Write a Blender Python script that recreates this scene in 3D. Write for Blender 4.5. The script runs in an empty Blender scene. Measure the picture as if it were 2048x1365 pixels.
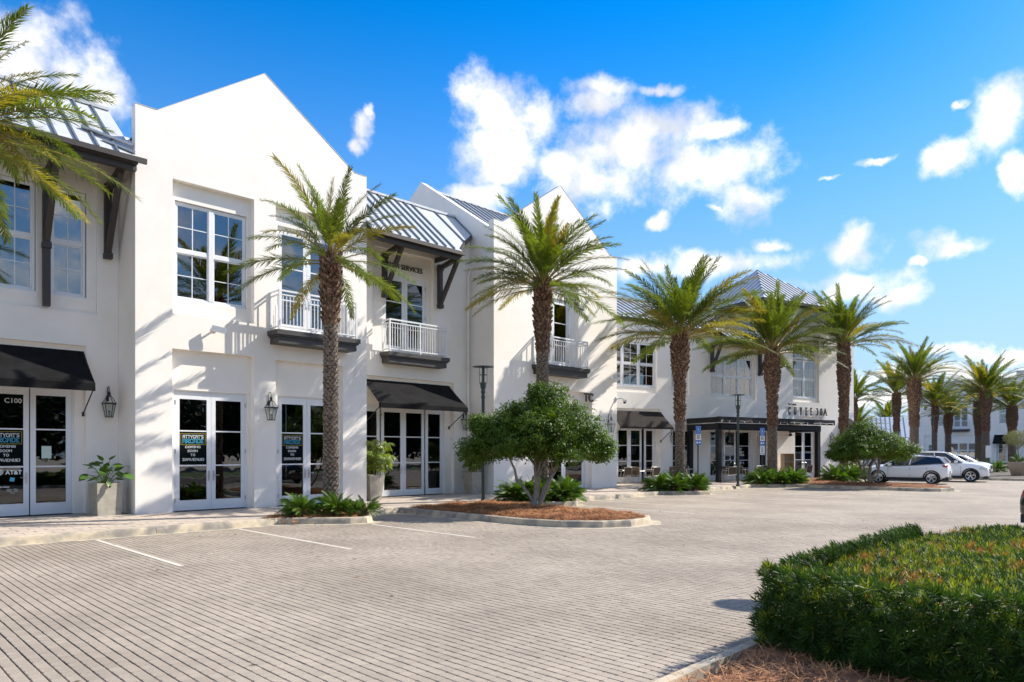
import bpy, bmesh, math, random
import numpy as np
from mathutils import Vector, Matrix, Euler
R=math.radians
rnd=random.Random(7)
S=bpy.context.scene
COL=S.collection
# ---------------------------------------------------------------- camera / light
HEAD=45.3
cd=bpy.data.cameras.new('camera'); cam=bpy.data.objects.new('camera',cd); COL.objects.link(cam)
cam.location=(0,0,1.75); cam.rotation_euler=(R(90),0,R(HEAD-90))
cd.sensor_width=36; cd.lens=24.91; cd.shift_y=0.1086; cd.clip_end=2000; cd.clip_start=.05
S.camera=cam
SUN_AZ=-23.5; SUN_EL=38.5      # azimuth measured from +X towards +Y
sd=bpy.data.lights.new('sun','SUN'); sun=bpy.data.objects.new('sun',sd); COL.objects.link(sun)
sd.energy=2.9; sd.angle=R(.5); sd.color=(1,.94,.84)
sv=Vector((math.cos(R(SUN_EL))*math.cos(R(SUN_AZ)),math.cos(R(SUN_EL))*math.sin(R(SUN_AZ)),math.sin(R(SUN_EL))))
sun.rotation_euler=sv.to_track_quat('Z','Y').to_euler(); sun.location=sv*60
VS=S.view_settings; VS.view_transform='Standard'; VS.look='None'; VS.gamma=1; VS.use_curve_mapping=False
VS.exposure=1.42
W=bpy.data.worlds.new('World'); S.world=W; W.use_nodes=True
def build_world():
    nt=W.node_tree; N=nt.nodes; L=nt.links; N.clear()
    def nd(t,**k):
        n=N.new(t)
        for a,b in k.items(): setattr(n,a,b)
        return n
    def math_(op,a,b=None,c=None,clamp=False):
        n=nd('ShaderNodeMath',operation=op,use_clamp=clamp)
        for i,v in enumerate((a,b,c)):
            if v is None: continue
            if isinstance(v,(int,float)): n.inputs[i].default_value=v
            else: L.new(v,n.inputs[i])
        return n.outputs[0]
    out=nd('ShaderNodeOutputWorld'); bg=nd('ShaderNodeBackground'); bg.inputs[1].default_value=.15
    sky=nd('ShaderNodeTexSky',sky_type='NISHITA',sun_disc=False,sun_elevation=R(SUN_EL),sun_rotation=R(90-SUN_AZ),air_density=1.0,dust_density=.25,ozone_density=2.2,altitude=0)
    hs=nd('ShaderNodeHueSaturation'); hs.inputs['Saturation'].default_value=1.56; hs.inputs['Hue'].default_value=.506; hs.inputs['Value'].default_value=.60
    L.new(sky.outputs[0],hs.inputs['Color'])
    tc=nd('ShaderNodeTexCoord'); sp=nd('ShaderNodeSeparateXYZ'); L.new(tc.outputs['Generated'],sp.inputs[0])
    az=math_('ARCTAN2',sp.outputs[1],sp.outputs[0]); el=math_('ARCSINE',sp.outputs[2])
    # warp the coordinates a little so cloud outlines are ragged
    nz=nd('ShaderNodeTexNoise'); nz.inputs['Scale'].default_value=9; nz.inputs['Detail'].default_value=6; nz.inputs['Roughness'].default_value=.6
    L.new(tc.outputs['Generated'],nz.inputs['Vector'])
    cs=nd('ShaderNodeSeparateColor'); L.new(nz.outputs['Color'],cs.inputs[0])
    az2=math_('ADD',az,math_('MULTIPLY',math_('SUBTRACT',cs.outputs[0],.5),.085))
    el2=math_('ADD',el,math_('MULTIPLY',math_('SUBTRACT',cs.outputs[1],.5),.07))
    cb=nd('ShaderNodeCombineXYZ'); L.new(az2,cb.inputs[0]); L.new(el2,cb.inputs[1])
    blobs=[(40,150,190,120),(140,160,110,85),(20,60,130,60),(190,170,70,60),(215,200,50,40),
      (985,215,75,75),(990,300,80,80),(1050,240,70,60),(1000,350,60,35),(1240,300,170,80),(1330,260,110,55),(1180,200,60,40),(1420,340,120,60),(1200,365,130,45),
      (1490,395,70,40),(1110,330,70,45),(1190,165,60,26),(1320,165,45,13),(1440,255,45,22),(960,395,70,26),(728,258,24,26),(706,286,20,16),(745,236,12,12),
      (1545,487,36,16),(1712,495,52,32),(1905,487,70,30),(1905,325,66,32),(2020,230,70,60),(2045,330,24,44),(1690,570,110,30),(1760,590,70,26),
      (1450,530,140,24),(1290,530,80,26),(1320,450,28,14),(1950,708,150,13),(1900,750,190,20),(1780,810,160,20),(1915,218,22,12),(1822,522,20,9),(1660,356,20,5),(1740,325,34,10),
      (1440,412,20,8),(2160,300,90,60),(2200,520,120,30),(-120,60,150,110),(-60,260,100,60),(2200,740,150,22),(900,-160,150,60),(1500,-260,200,80)]
    last=None
    for (px,py,rx,ry) in blobs:
        k=px-1024; a=R(HEAD)-math.atan(k/1417); e=math.atan((905-py)/math.hypot(1417,k))
        fx=1417/(1417**2+k*k); fy=math.cos(e)**2/math.hypot(1417,k)
        s=nd('ShaderNodeVectorMath',operation='SUBTRACT'); L.new(cb.outputs[0],s.inputs[0]); s.inputs[1].default_value=(a,e,0)
        m=nd('ShaderNodeVectorMath',operation='MULTIPLY'); L.new(s.outputs[0],m.inputs[0]); m.inputs[1].default_value=(1/(rx*fx*1.26),1/(ry*fy*1.3),0)
        l=nd('ShaderNodeVectorMath',operation='LENGTH'); L.new(m.outputs[0],l.inputs[0])
        v=math_('SUBTRACT',1,l.outputs['Value'])
        last=v if last is None else math_('MAXIMUM',last,v)
    # unseen clouds added behind the camera, cover raised to brighten shaded walls
    n3=nd('ShaderNodeTexNoise'); n3.inputs['Scale'].default_value=3.2; n3.inputs['Detail'].default_value=3
    mp=nd('ShaderNodeMapping'); mp.inputs['Scale'].default_value=(1,1,2.4); mp.inputs['Location'].default_value=(5.3,2.2,1.0); L.new(tc.outputs['Generated'],mp.inputs[0]); L.new(mp.outputs[0],n3.inputs['Vector'])
    ang=math_('ADD',math_('MULTIPLY',sp.outputs[0],math.cos(R(HEAD))),math_('MULTIPLY',sp.outputs[1],math.sin(R(HEAD))))
    beh=math_('SUBTRACT',math_('MULTIPLY',math_('SUBTRACT',n3.outputs[0],.47),5),math_('MULTIPLY',math_('GREATER_THAN',ang,.45),9))
    last=math_('MAXIMUM',last,beh)
    nf=nd('ShaderNodeTexNoise'); nf.inputs['Scale'].default_value=17; nf.inputs['Detail'].default_value=9; nf.inputs['Roughness'].default_value=.62
    L.new(tc.outputs['Generated'],nf.inputs['Vector'])
    d=math_('ADD',last,math_('MULTIPLY',math_('SUBTRACT',nf.outputs[0],.5),2.1))
    mr=nd('ShaderNodeMapRange',interpolation_type='SMOOTHSTEP'); L.new(d,mr.inputs[0]); mr.inputs[1].default_value=-.06; mr.inputs[2].default_value=.95
    # cloud shading: soft blue-grey undersides
    ns=nd('ShaderNodeTexNoise'); ns.inputs['Scale'].default_value=13; ns.inputs['Detail'].default_value=7; L.new(tc.outputs['Generated'],ns.inputs['Vector'])
    cr=nd('ShaderNodeValToRGB'); cr.color_ramp.elements[0].position=.33; cr.color_ramp.elements[1].position=.60
    cr.color_ramp.elements[0].color=(2.0,2.1,2.3,1); cr.color_ramp.elements[1].color=(3.9,3.7,3.4,1)
    L.new(ns.outputs[0],cr.inputs[0])
    # pale band low over the horizon
    hz=nd('ShaderNodeMapRange',interpolation_type='SMOOTHSTEP'); L.new(el,hz.inputs[0]); hz.inputs[1].default_value=-.05; hz.inputs[2].default_value=.58; hz.inputs[3].default_value=.97; hz.inputs[4].default_value=0
    mh=nd('ShaderNodeMix',data_type='RGBA'); L.new(hz.outputs[0],mh.inputs[0]); L.new(hs.outputs[0],mh.inputs[6]); mh.inputs[7].default_value=(1.12,1.60,2.2,1)
    mx=nd('ShaderNodeMix',data_type='RGBA'); L.new(mr.outputs[0],mx.inputs[0]); L.new(mh.outputs[2],mx.inputs[6]); L.new(cr.outputs[0],mx.inputs[7])
    L.new(mx.outputs[2],bg.inputs[0]); L.new(bg.outputs[0],out.inputs[0])
build_world()

# ---------------------------------------------------------------- materials
MATS={}
def M(name,col=(.5,.5,.5),rough=.6,metal=0,var=0,vscale=8,bump=0,bscale=60,trans=0,spec=.5,coat=0,objvar=0,col2=None,c2lo=.45,c2hi=.6,c2scale=2,emit=None):
    if name in MATS: return MATS[name]
    m=bpy.data.materials.new(name); m.use_nodes=True; nt=m.node_tree; N=nt.nodes; L=nt.links
    b=N['Principled BSDF']; out=N['Material Output']
    b.inputs['Base Color'].default_value=(*col,1); b.inputs['Roughness'].default_value=rough; b.inputs['Metallic'].default_value=metal
    b.inputs['Specular IOR Level'].default_value=spec; b.inputs['Coat Weight'].default_value=coat
    geo=N.new('ShaderNodeNewGeometry'); c=None
    rgb=N.new('ShaderNodeRGB'); rgb.outputs[0].default_value=(*col,1); c=rgb.outputs[0]
    if col2:
        n=N.new('ShaderNodeTexNoise'); n.inputs['Scale'].default_value=c2scale; n.inputs['Detail'].default_value=5; L.new(geo.outputs['Position'],n.inputs['Vector'])
        mr=N.new('ShaderNodeMapRange'); L.new(n.outputs[0],mr.inputs[0]); mr.inputs[1].default_value=c2lo; mr.inputs[2].default_value=c2hi
        mx=N.new('ShaderNodeMix'); mx.data_type='RGBA'; L.new(mr.outputs[0],mx.inputs[0]); L.new(c,mx.inputs[6]); mx.inputs[7].default_value=(*col2,1); c=mx.outputs[2]
    if var:
        n=N.new('ShaderNodeTexNoise'); n.inputs['Scale'].default_value=vscale; n.inputs['Detail'].default_value=6; n.inputs['Roughness'].default_value=.65; L.new(geo.outputs['Position'],n.inputs['Vector'])
        mr=N.new('ShaderNodeMapRange'); L.new(n.outputs[0],mr.inputs[0]); mr.inputs[1].default_value=.3; mr.inputs[2].default_value=.7; mr.inputs[3].default_value=1-var; mr.inputs[4].default_value=1+var
        vm=N.new('ShaderNodeVectorMath'); vm.operation='SCALE'; L.new(c,vm.inputs[0]); L.new(mr.outputs[0],vm.inputs['Scale']); c=vm.outputs[0]
    if objvar:
        oi=N.new('ShaderNodeObjectInfo'); mr=N.new('ShaderNodeMapRange'); L.new(oi.outputs['Random'],mr.inputs[0]); mr.inputs[3].default_value=1-objvar; mr.inputs[4].default_value=1+objvar
        vm=N.new('ShaderNodeVectorMath'); vm.operation='SCALE'; L.new(c,vm.inputs[0]); L.new(mr.outputs[0],vm.inputs['Scale']); c=vm.outputs[0]
    L.new(c,b.inputs['Base Color'])
    if bump:
        n=N.new('ShaderNodeTexNoise'); n.inputs['Scale'].default_value=bscale; n.inputs['Detail'].default_value=4; L.new(geo.outputs['Position'],n.inputs['Vector'])
        bp=N.new('ShaderNodeBump'); bp.inputs['Strength'].default_value=bump; bp.inputs['Distance'].default_value=.01; L.new(n.outputs[0],bp.inputs['Height']); L.new(bp.outputs[0],b.inputs['Normal'])
    if trans:
        t=N.new('ShaderNodeBsdfTranslucent'); 
        vm=N.new('ShaderNodeVectorMath'); vm.operation='MULTIPLY'; L.new(c,vm.inputs[0]); vm.inputs[1].default_value=(1.9,1.7,.6); L.new(vm.outputs[0],t.inputs[0])
        ms=N.new('ShaderNodeMixShader'); ms.inputs[0].default_value=trans; L.new(b.outputs[0],ms.inputs[1]); L.new(t.outputs[0],ms.inputs[2]); L.new(ms.outputs[0],out.inputs[0])
    MATS[name]=m; return m
def glass(name,tint=(.34,.38,.38),ior=2.6,gloss=(.95,.97,1)):
    m=bpy.data.materials.new(name); m.use_nodes=True; nt=m.node_tree; N=nt.nodes; L=nt.links; N.remove(N['Principled BSDF']); out=N['Material Output']
    t=N.new('ShaderNodeBsdfTransparent'); t.inputs[0].default_value=(*tint,1)
    g=N.new('ShaderNodeBsdfGlossy'); g.inputs['Roughness'].default_value=0.0; g.inputs[0].default_value=(*gloss,1)
    n=N.new('ShaderNodeTexNoise'); n.inputs['Scale'].default_value=1.3; geo=N.new('ShaderNodeNewGeometry'); L.new(geo.outputs['Position'],n.inputs['Vector'])
    bp=N.new('ShaderNodeBump'); bp.inputs['Strength'].default_value=.12; bp.inputs['Distance'].default_value=.02; L.new(n.outputs[0],bp.inputs['Height']); L.new(bp.outputs[0],g.inputs['Normal'])
    f=N.new('ShaderNodeFresnel'); f.inputs[0].default_value=ior
    mx=N.new('ShaderNodeMixShader'); L.new(f.outputs[0],mx.inputs[0]); L.new(t.outputs[0],mx.inputs[1]); L.new(g.outputs[0],mx.inputs[2]); L.new(mx.outputs[0],out.inputs[0])
    MATS[name]=m; return m
STUCCO=M('stucco',(.88,.83,.76),.85,var=.035,vscale=1.3,bump=.25,bscale=90,col2=(.855,.805,.735),c2scale=.5)
WHITE=M('white_frame_paint',(.76,.77,.78),.4)
ROOF=M('grey_standing_seam_metal',(.54,.55,.56),.4,metal=.1,var=.06,vscale=3)
SEAM=M('grey_metal_seam',(.22,.25,.28),.4,metal=.55)
DARK=M('dark_brown_paint',(.045,.036,.032),.55,var=.15)
BLACKM=M('black_painted_iron',(.018,.018,.02),.45)
CANVAS=M('black_canvas',(.009,.009,.010),.9,spec=.15,var=.5,vscale=2.5,bump=.2,bscale=200)
CANVASG=M('faded_charcoal_canvas',(.024,.020,.018),.9,spec=.15,var=.2,vscale=2.5,bump=.2,bscale=200)
SLAB=M('dark_grey_balcony_fascia',(.05,.046,.045),.5)
PERG=M('charcoal_pergola_paint',(.012,.013,.015),.6,spec=.25)
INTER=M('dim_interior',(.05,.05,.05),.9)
BLIND=M('pale_roller_blind',(.42,.52,.46),.9)
CURT=M('lilac_curtain',(.40,.30,.52),.9,var=.25,vscale=6)  # lilac cloth with mottled tone, its own colour
GLASS=glass('window_glass'); GLASS2=glass('door_glass',(.36,.38,.38),1.9)
LAMPG=glass('lantern_glass',(.9,.92,.9),1.12)
STEEL=M('brushed_steel',(.55,.55,.56),.3,metal=1)
CHROME=M('hinge_metal',(.5,.5,.5),.35,metal=.8)
CONC=M('kerb_concrete',(.50,.42,.30),.9,var=.2,vscale=6,bump=.5,bscale=60,col2=(.25,.225,.19),c2lo=.42,c2hi=.62,c2scale=2.5)
POTC=M('weathered_concrete_pot',(.36,.33,.27),.85,var=.2,vscale=6,bump=.3,bscale=70)
POTT=M('tan_planter',(.52,.42,.32),.8,var=.08)
SLABS=M('tan_sidewalk_stone',(.50,.41,.325),.85,var=.12,vscale=7,bump=.3,bscale=80,objvar=.07,col2=(.41,.35,.30),c2scale=4)
SLABJ=M('sidewalk_joint_sand',(.09,.07,.055),.95)
JOINT=M('dark_joint_gravel',(.07,.055,.042),.95,bump=.5,bscale=150)
STRAW=M('pine_straw',(.52,.25,.10),.8,var=.45,vscale=30,col2=(.24,.10,.045),c2lo=.45,c2hi=.68,c2scale=7)
MULCH=M('pine_straw_bed',(.27,.12,.055),.95,var=.5,vscale=22,bump=1,bscale=50)
LINE=M('faded_white_line_paint',(.60,.54,.46),.8,var=.15,vscale=25)
GRASS=M('lawn_grass',(.07,.12,.03),.9,var=.3,vscale=2)
FARG=M('sandy_ground',(.50,.43,.34),.95,var=.15,vscale=.6)
PALML=M('palm_leaflet',(.105,.155,.02),.5,spec=.35,trans=.38,objvar=.28,var=.25,vscale=.9)
PALMY=M('palm_leaflet_yellowing',(.23,.215,.03),.5,spec=.3,trans=.4,objvar=.25,var=.25,vscale=.9)
RACH=M('palm_rachis',(.30,.22,.06),.5)
BOOTG=M('grey_palm_boots',(.24,.195,.155),.9,var=.4,vscale=22,col2=(.13,.10,.08),c2lo=.5,c2hi=.62,c2scale=12)
BOOTB=M('brown_palm_boots',(.13,.07,.042),.9,var=.5,vscale=22,col2=(.30,.20,.13),c2lo=.5,c2hi=.62,c2scale=11)
PITH=M('grey_palm_core',(.10,.07,.05),.95,var=.3,vscale=14)
LEAF=M('ligustrum_leaf',(.068,.13,.011),.5,spec=.3,trans=.35,var=.4,vscale=1.6)
BARK=M('pale_lichen_bark',(.27,.24,.20),.9,var=.3,vscale=14,bump=.6,bscale=40)
CYC=M('cycad_leaflet',(.065,.15,.014),.5,spec=.3,trans=.28,objvar=.4)
LADY=M('lady_palm_leaf',(.15,.22,.03),.4,trans=.4,objvar=.3)
PHIL=M('broad_green_leaf',(.07,.16,.02),.35,trans=.3,objvar=.3)
HEDL=M('podocarpus_leaf_dark',(.036,.085,.010),.55,spec=.3,trans=.22,var=.4,vscale=3)
HEDY=M('podocarpus_leaf_new',(.15,.20,.02),.55,spec=.3,trans=.38,var=.3,vscale=3)
HEDO=M('podocarpus_leaf_rusty',(.26,.13,.03),.5,trans=.3,var=.3,vscale=3)
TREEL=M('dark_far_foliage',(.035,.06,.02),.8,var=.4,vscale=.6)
LETTER=M('dark_bronze_letter',(.035,.03,.028),.45)
DEC_W=M('white_vinyl',(.82,.86,.84),.6); DEC_C=M('cyan_vinyl',(.08,.45,.62),.6); DEC_Y=M('yellow_vinyl',(.75,.6,.12),.6); DEC_K=M('black_vinyl_panel',(.004,.007,.008),.95,spec=.08)
DEC_P=M('taped_paper',(.55,.68,.60),.8)
TYRE=M('black_rubber',(.014,.014,.015),.8); WPAINT=M('white_car_paint',(.86,.86,.86),.25,coat=.6); BPAINT=M('black_car_paint',(.012,.013,.015),.15,coat=1)
CARG=M('tinted_car_glass',(.02,.025,.03),.05,spec=.8); CLAD=M('black_cladding',(.02,.02,.021),.6); TAIL=M('red_tail_lamp',(.45,.015,.02),.2,coat=1); HEADL=M('clear_head_lamp',(.55,.6,.65),.15,metal=.3); RIM=M('alloy_rim',(.6,.6,.62),.3,metal=.7)
SIGNB=M('blue_sign',(.01,.14,.50),.5); SIGNW=M('white_sign',(.78,.78,.76),.5); GPOST=M('dark_green_post',(.03,.045,.045),.45,metal=.2)
WICK=M('brown_woven_seat',(.10,.07,.045),.8,var=.2,vscale=60); ALU=M('pale_aluminium',(.55,.53,.50),.35,metal=.5)
BULB=M('frosted_bulb',(.75,.70,.62),.3); CAB=M('tan_cabinet_board',(.62,.48,.33),.7); RED=M('red_cloth',(.35,.03,.04),.8)
TEAL=M('teal_plastic',(.25,.55,.48),.6); TWOOD=M('warm_wood',(.35,.18,.08),.6)
def paver_material(name,joints):
    m=bpy.data.materials.new(name); m.use_nodes=True; nt=m.node_tree; N=nt.nodes; L=nt.links; b=N['Principled BSDF']; b.inputs['Roughness'].default_value=.9
    geo=N.new('ShaderNodeNewGeometry'); P=geo.outputs['Position']
    dv=N.new('ShaderNodeVectorMath'); dv.operation='DIVIDE'; L.new(P,dv.inputs[0]); dv.inputs[1].default_value=(.1,.125,1)
    fl=N.new('ShaderNodeVectorMath'); fl.operation='FLOOR'; L.new(dv.outputs[0],fl.inputs[0])
    mu=N.new('ShaderNodeVectorMath'); mu.operation='MULTIPLY'; L.new(fl.outputs[0],mu.inputs[0]); mu.inputs[1].default_value=(1,1,0)
    wn=N.new('ShaderNodeTexWhiteNoise'); L.new(mu.outputs[0],wn.inputs['Vector'])
    mr=N.new('ShaderNodeMapRange'); L.new(wn.outputs['Value'],mr.inputs[0]); mr.inputs[3].default_value=.92; mr.inputs[4].default_value=1.06
    n1=N.new('ShaderNodeTexNoise'); n1.inputs['Scale'].default_value=.45; n1.inputs['Detail'].default_value=7; L.new(P,n1.inputs['Vector'])
    c1=N.new('ShaderNodeValToRGB'); c1.color_ramp.elements[0].position=.34; c1.color_ramp.elements[1].position=.66; c1.color_ramp.elements[0].color=(.285,.236,.184,1); c1.color_ramp.elements[1].color=(.385,.323,.256,1); L.new(n1.outputs[0],c1.inputs[0])
    n2=N.new('ShaderNodeTexNoise'); n2.inputs['Scale'].default_value=170; n2.inputs['Detail'].default_value=3; L.new(P,n2.inputs['Vector'])
    m2=N.new('ShaderNodeMapRange'); L.new(n2.outputs[0],m2.inputs[0]); m2.inputs[1].default_value=.3; m2.inputs[2].default_value=.7; m2.inputs[3].default_value=.62; m2.inputs[4].default_value=1.38
    k=N.new('ShaderNodeMath'); k.operation='MULTIPLY'; L.new(mr.outputs[0],k.inputs[0]); L.new(m2.outputs[0],k.inputs[1]); last=k.outputs[0]
    n4=N.new('ShaderNodeTexNoise'); n4.inputs['Scale'].default_value=2.2; n4.inputs['Detail'].default_value=8; n4.inputs['Roughness'].default_value=.7; L.new(P,n4.inputs['Vector'])
    m4=N.new('ShaderNodeMapRange'); L.new(n4.outputs[0],m4.inputs[0]); m4.inputs[1].default_value=.32; m4.inputs[2].default_value=.55; m4.inputs[3].default_value=.86; m4.inputs[4].default_value=1.02
    k4=N.new('ShaderNodeMath'); k4.operation='MULTIPLY'; L.new(last,k4.inputs[0]); L.new(m4.outputs[0],k4.inputs[1]); last=k4.outputs[0]
    if joints:
        fr=N.new('ShaderNodeVectorMath'); fr.operation='FRACTION'; L.new(dv.outputs[0],fr.inputs[0]); sp=N.new('ShaderNodeSeparateXYZ'); L.new(fr.outputs[0],sp.inputs[0])
        a=N.new('ShaderNodeMath'); a.operation='SUBTRACT'; L.new(sp.outputs[0],a.inputs[0]); a.inputs[1].default_value=.5
        ab=N.new('ShaderNodeMath'); ab.operation='ABSOLUTE'; L.new(a.outputs[0],ab.inputs[0])
        g=N.new('ShaderNodeMapRange'); L.new(ab.outputs[0],g.inputs[0]); g.inputs[1].default_value=.43; g.inputs[2].default_value=.46; g.inputs[3].default_value=1; g.inputs[4].default_value=.25
        k2=N.new('ShaderNodeMath'); k2.operation='MULTIPLY'; L.new(last,k2.inputs[0]); L.new(g.outputs[0],k2.inputs[1]); last=k2.outputs[0]
    vm=N.new('ShaderNodeVectorMath'); vm.operation='SCALE'; L.new(c1.outputs[0],vm.inputs[0]); L.new(last,vm.inputs['Scale']); L.new(vm.outputs[0],b.inputs['Base Color'])
    bp=N.new('ShaderNodeBump'); bp.inputs['Strength'].default_value=.4; bp.inputs['Distance'].default_value=.004; L.new(n2.outputs[0],bp.inputs['Height']); L.new(bp.outputs[0],b.inputs['Normal'])
    return m
PAVER=paver_material('grey_tan_paver',False); PAVERF=paver_material('grey_tan_paver_field',True)

# ---------------------------------------------------------------- mesh helpers
class MB:
    def __init__(s): s.v=[]; s.f=[]; s.m=[]
    def face(s,pts,mi=0):
        n=len(s.v); s.v+=[tuple(p) for p in pts]; s.f.append(tuple(range(n,n+len(pts)))); s.m.append(mi)
    def raw(s,vs,fs,mi=0):
        n=len(s.v); s.v+=[tuple(p) for p in vs]; s.f+=[tuple(i+n for i in f) for f in fs]; s.m+=[mi]*len(fs)
    def box(s,x0,x1,y0,y1,z0,z1,mi=0):
        if x0>x1:x0,x1=x1,x0
        if y0>y1:y0,y1=y1,y0
        if z0>z1:z0,z1=z1,z0
        s.raw([(x0,y0,z0),(x1,y0,z0),(x1,y1,z0),(x0,y1,z0),(x0,y0,z1),(x1,y0,z1),(x1,y1,z1),(x0,y1,z1)],
          [(0,3,2,1),(4,5,6,7),(0,1,5,4),(1,2,6,5),(2,3,7,6),(3,0,4,7)],mi)
    def bar(s,a,b,w,h=None,mi=0,up=(0,0,1)):
        a=Vector(a);b=Vector(b);d=(b-a).normalized();u=Vector(up)
        if abs(d.dot(u))>.98:u=Vector((0,1,0))
        r=d.cross(u).normalized();u=r.cross(d);h=h or w;r=r*w/2;u=u*h/2
        s.raw([a-r-u,a+r-u,a+r+u,a-r+u,b-r-u,b+r-u,b+r+u,b-r+u],[(0,1,2,3),(7,6,5,4),(0,4,5,1),(1,5,6,2),(2,6,7,3),(3,7,4,0)],mi)
    def tube(s,pts,rad,n=8,mi=0,cap=True):
        pts=[Vector(p) for p in pts]
        if not isinstance(rad,(list,tuple)):rad=[rad]*len(pts)
        base=len(s.v);prev=None
        for i,p in enumerate(pts):
            d=(pts[min(i+1,len(pts)-1)]-pts[max(i-1,0)]).normalized()
            if prev is None:
                r=d.cross(Vector((0,0,1)))
                if r.length<.05:r=d.cross(Vector((0,1,0)))
                r.normalize()
            else:
                r=(prev-d*prev.dot(d)); r.normalize()
            prev=r;u=d.cross(r)
            for k in range(n):
                a=2*math.pi*k/n; s.v.append(tuple(p+(r*math.cos(a)+u*math.sin(a))*rad[i]))
        for i in range(len(pts)-1):
            for k in range(n):
                a=base+i*n+k;b=base+i*n+(k+1)%n; s.f.append((a,b,b+n,a+n)); s.m.append(mi)
        if cap:
            s.f.append(tuple(base+k for k in range(n))[::-1]);s.m.append(mi)
            e=base+(len(pts)-1)*n; s.f.append(tuple(e+k for k in range(n)));s.m.append(mi)
    def lathe(s,prof,n=16,c=(0,0),mi=0,cap=True,ang0=0):
        base=len(s.v)
        for r,z in prof:
            for k in range(n):
                a=2*math.pi*k/n+ang0; s.v.append((c[0]+r*math.cos(a),c[1]+r*math.sin(a),z))
        for i in range(len(prof)-1):
            for k in range(n):
                a=base+i*n+k;b=base+i*n+(k+1)%n; s.f.append((a,b,b+n,a+n));s.m.append(mi)
        if cap:
            s.f.append(tuple(base+k for k in range(n))[::-1]);s.m.append(mi)
            e=base+(len(prof)-1)*n; s.f.append(tuple(e+k for k in range(n)));s.m.append(mi)
    def prism(s,poly,z0,z1,mi=0,mit=None):
        n=len(poly); vs=[(p[0],p[1],z0) for p in poly]+[(p[0],p[1],z1) for p in poly]
        s.raw(vs,[tuple(range(n,2*n))],mi if mit is None else mit); 
        s.raw(vs,[(i,(i+1)%n,(i+1)%n+n,i+n) for i in range(n)],mi)
    def mesh(s,name,mats,smooth=False):
        me=bpy.data.meshes.new(name); me.from_pydata(s.v,[],s.f)
        for m in (mats if isinstance(mats,(list,tuple)) else [mats]): me.materials.append(m)
        if any(s.m): me.polygons.foreach_set('material_index',s.m)
        if smooth: me.polygons.foreach_set('use_smooth',[True]*len(s.f))
        me.update(); return me
def link(name,me,parent=None,loc=None):
    o=bpy.data.objects.new(name,me); COL.objects.link(o); o.parent=parent
    if loc is not None:o.location=loc
    return o
def tag(o,label=None,cat=None,group=None,kind=None):
    if label:o['label']=label
    if cat:o['category']=cat
    if group:o['group']=group
    if kind:o['kind']=kind
    return o
def add(name,mb,mats,parent=None,loc=None,smooth=False,kind=None,label=None):
    o=link(name,mb.mesh(name,mats,smooth),parent,loc)
    if kind:o['kind']=kind
    if label:o['label']=label
    return o
def thing(name,label,cat,loc,rz=0,group=None):
    o=bpy.data.objects.new(name,None); COL.objects.link(o); o.location=loc; o.rotation_euler=(0,0,rz); o.empty_display_size=.2
    return tag(o,label,cat,group)
def kids(o): return [c for c in ALLK.get(o.name,[])]
def copy_tree(o,parent=None):
    c=o.copy(); COL.objects.link(c); c.parent=parent
    for ch in [x for x in bpy.data.objects if x.parent==o]: copy_tree(ch,c)
    return c
def text_mesh(s,size,depth=.01,bold=0,xs=1.0,space=1.0,align='LEFT'):
    cu=bpy.data.curves.new('t','FONT'); cu.body=s; cu.size=size; cu.extrude=depth/2; cu.offset=bold; cu.space_character=space; cu.align_x=align; cu.resolution_u=3
    ob=bpy.data.objects.new('t',cu); me=bpy.data.meshes.new_from_object(ob); bpy.data.objects.remove(ob)
    for v in me.vertices: # stand upright in local xz, facing -y
        x,y,z=v.co; v.co=(x*xs,-z,y)
    return me
def text_obj(name,s,size,mat,parent,loc,depth=.01,bold=0,xs=1.0,space=1.0,align='LEFT',shear=0):
    me=text_mesh(s,size,depth,bold,xs,space,align); me.materials.clear(); me.materials.append(mat)
    return link(name,me,parent,loc)

# ---------------------------------------------------------------- relief wall (recesses and openings)
def relief(mb,u0,u1,z0,z1,regions,yb=0,mi=0):
    """regions: (ua,ub,za,zb,depth,hole) - later ones override. Face lies on y=yb, depth goes to +y."""
    us={u0,u1};zs={z0,z1}
    for r in regions:
        for a in r[:2]:
            if u0<a<u1:us.add(a)
        for a in r[2:4]:
            if z0<a<z1:zs.add(a)
    us=sorted(us);zs=sorted(zs)
    def cell(i,j):
        if i<0 or j<0 or i>=len(us)-1 or j>=len(zs)-1:return None
        cu=(us[i]+us[i+1])/2;cz=(zs[j]+zs[j+1])/2;d=0;h=False
        for r in regions:
            if r[0]<cu<r[1] and r[2]<cz<r[3]: d=r[4];h=len(r)>5 and r[5]
        return d,h
    for i in range(len(us)-1):
        for j in range(len(zs)-1):
            d,h=cell(i,j);a,b,c,e=us[i],us[i+1],zs[j],zs[j+1]
            if not h: mb.face([(a,yb+d,c),(b,yb+d,c),(b,yb+d,e),(a,yb+d,e)],mi)
            n=cell(i+1,j)
            if n and (n[0]!=d): mb.face([(b,yb+d,c),(b,yb+n[0],c),(b,yb+n[0],e),(b,yb+d,e)],mi)
            n=cell(i,j+1)
            if n and (n[0]!=d): mb.face([(a,yb+d,e),(b,yb+d,e),(b,yb+n[0],e),(a,yb+n[0],e)],mi)
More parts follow.
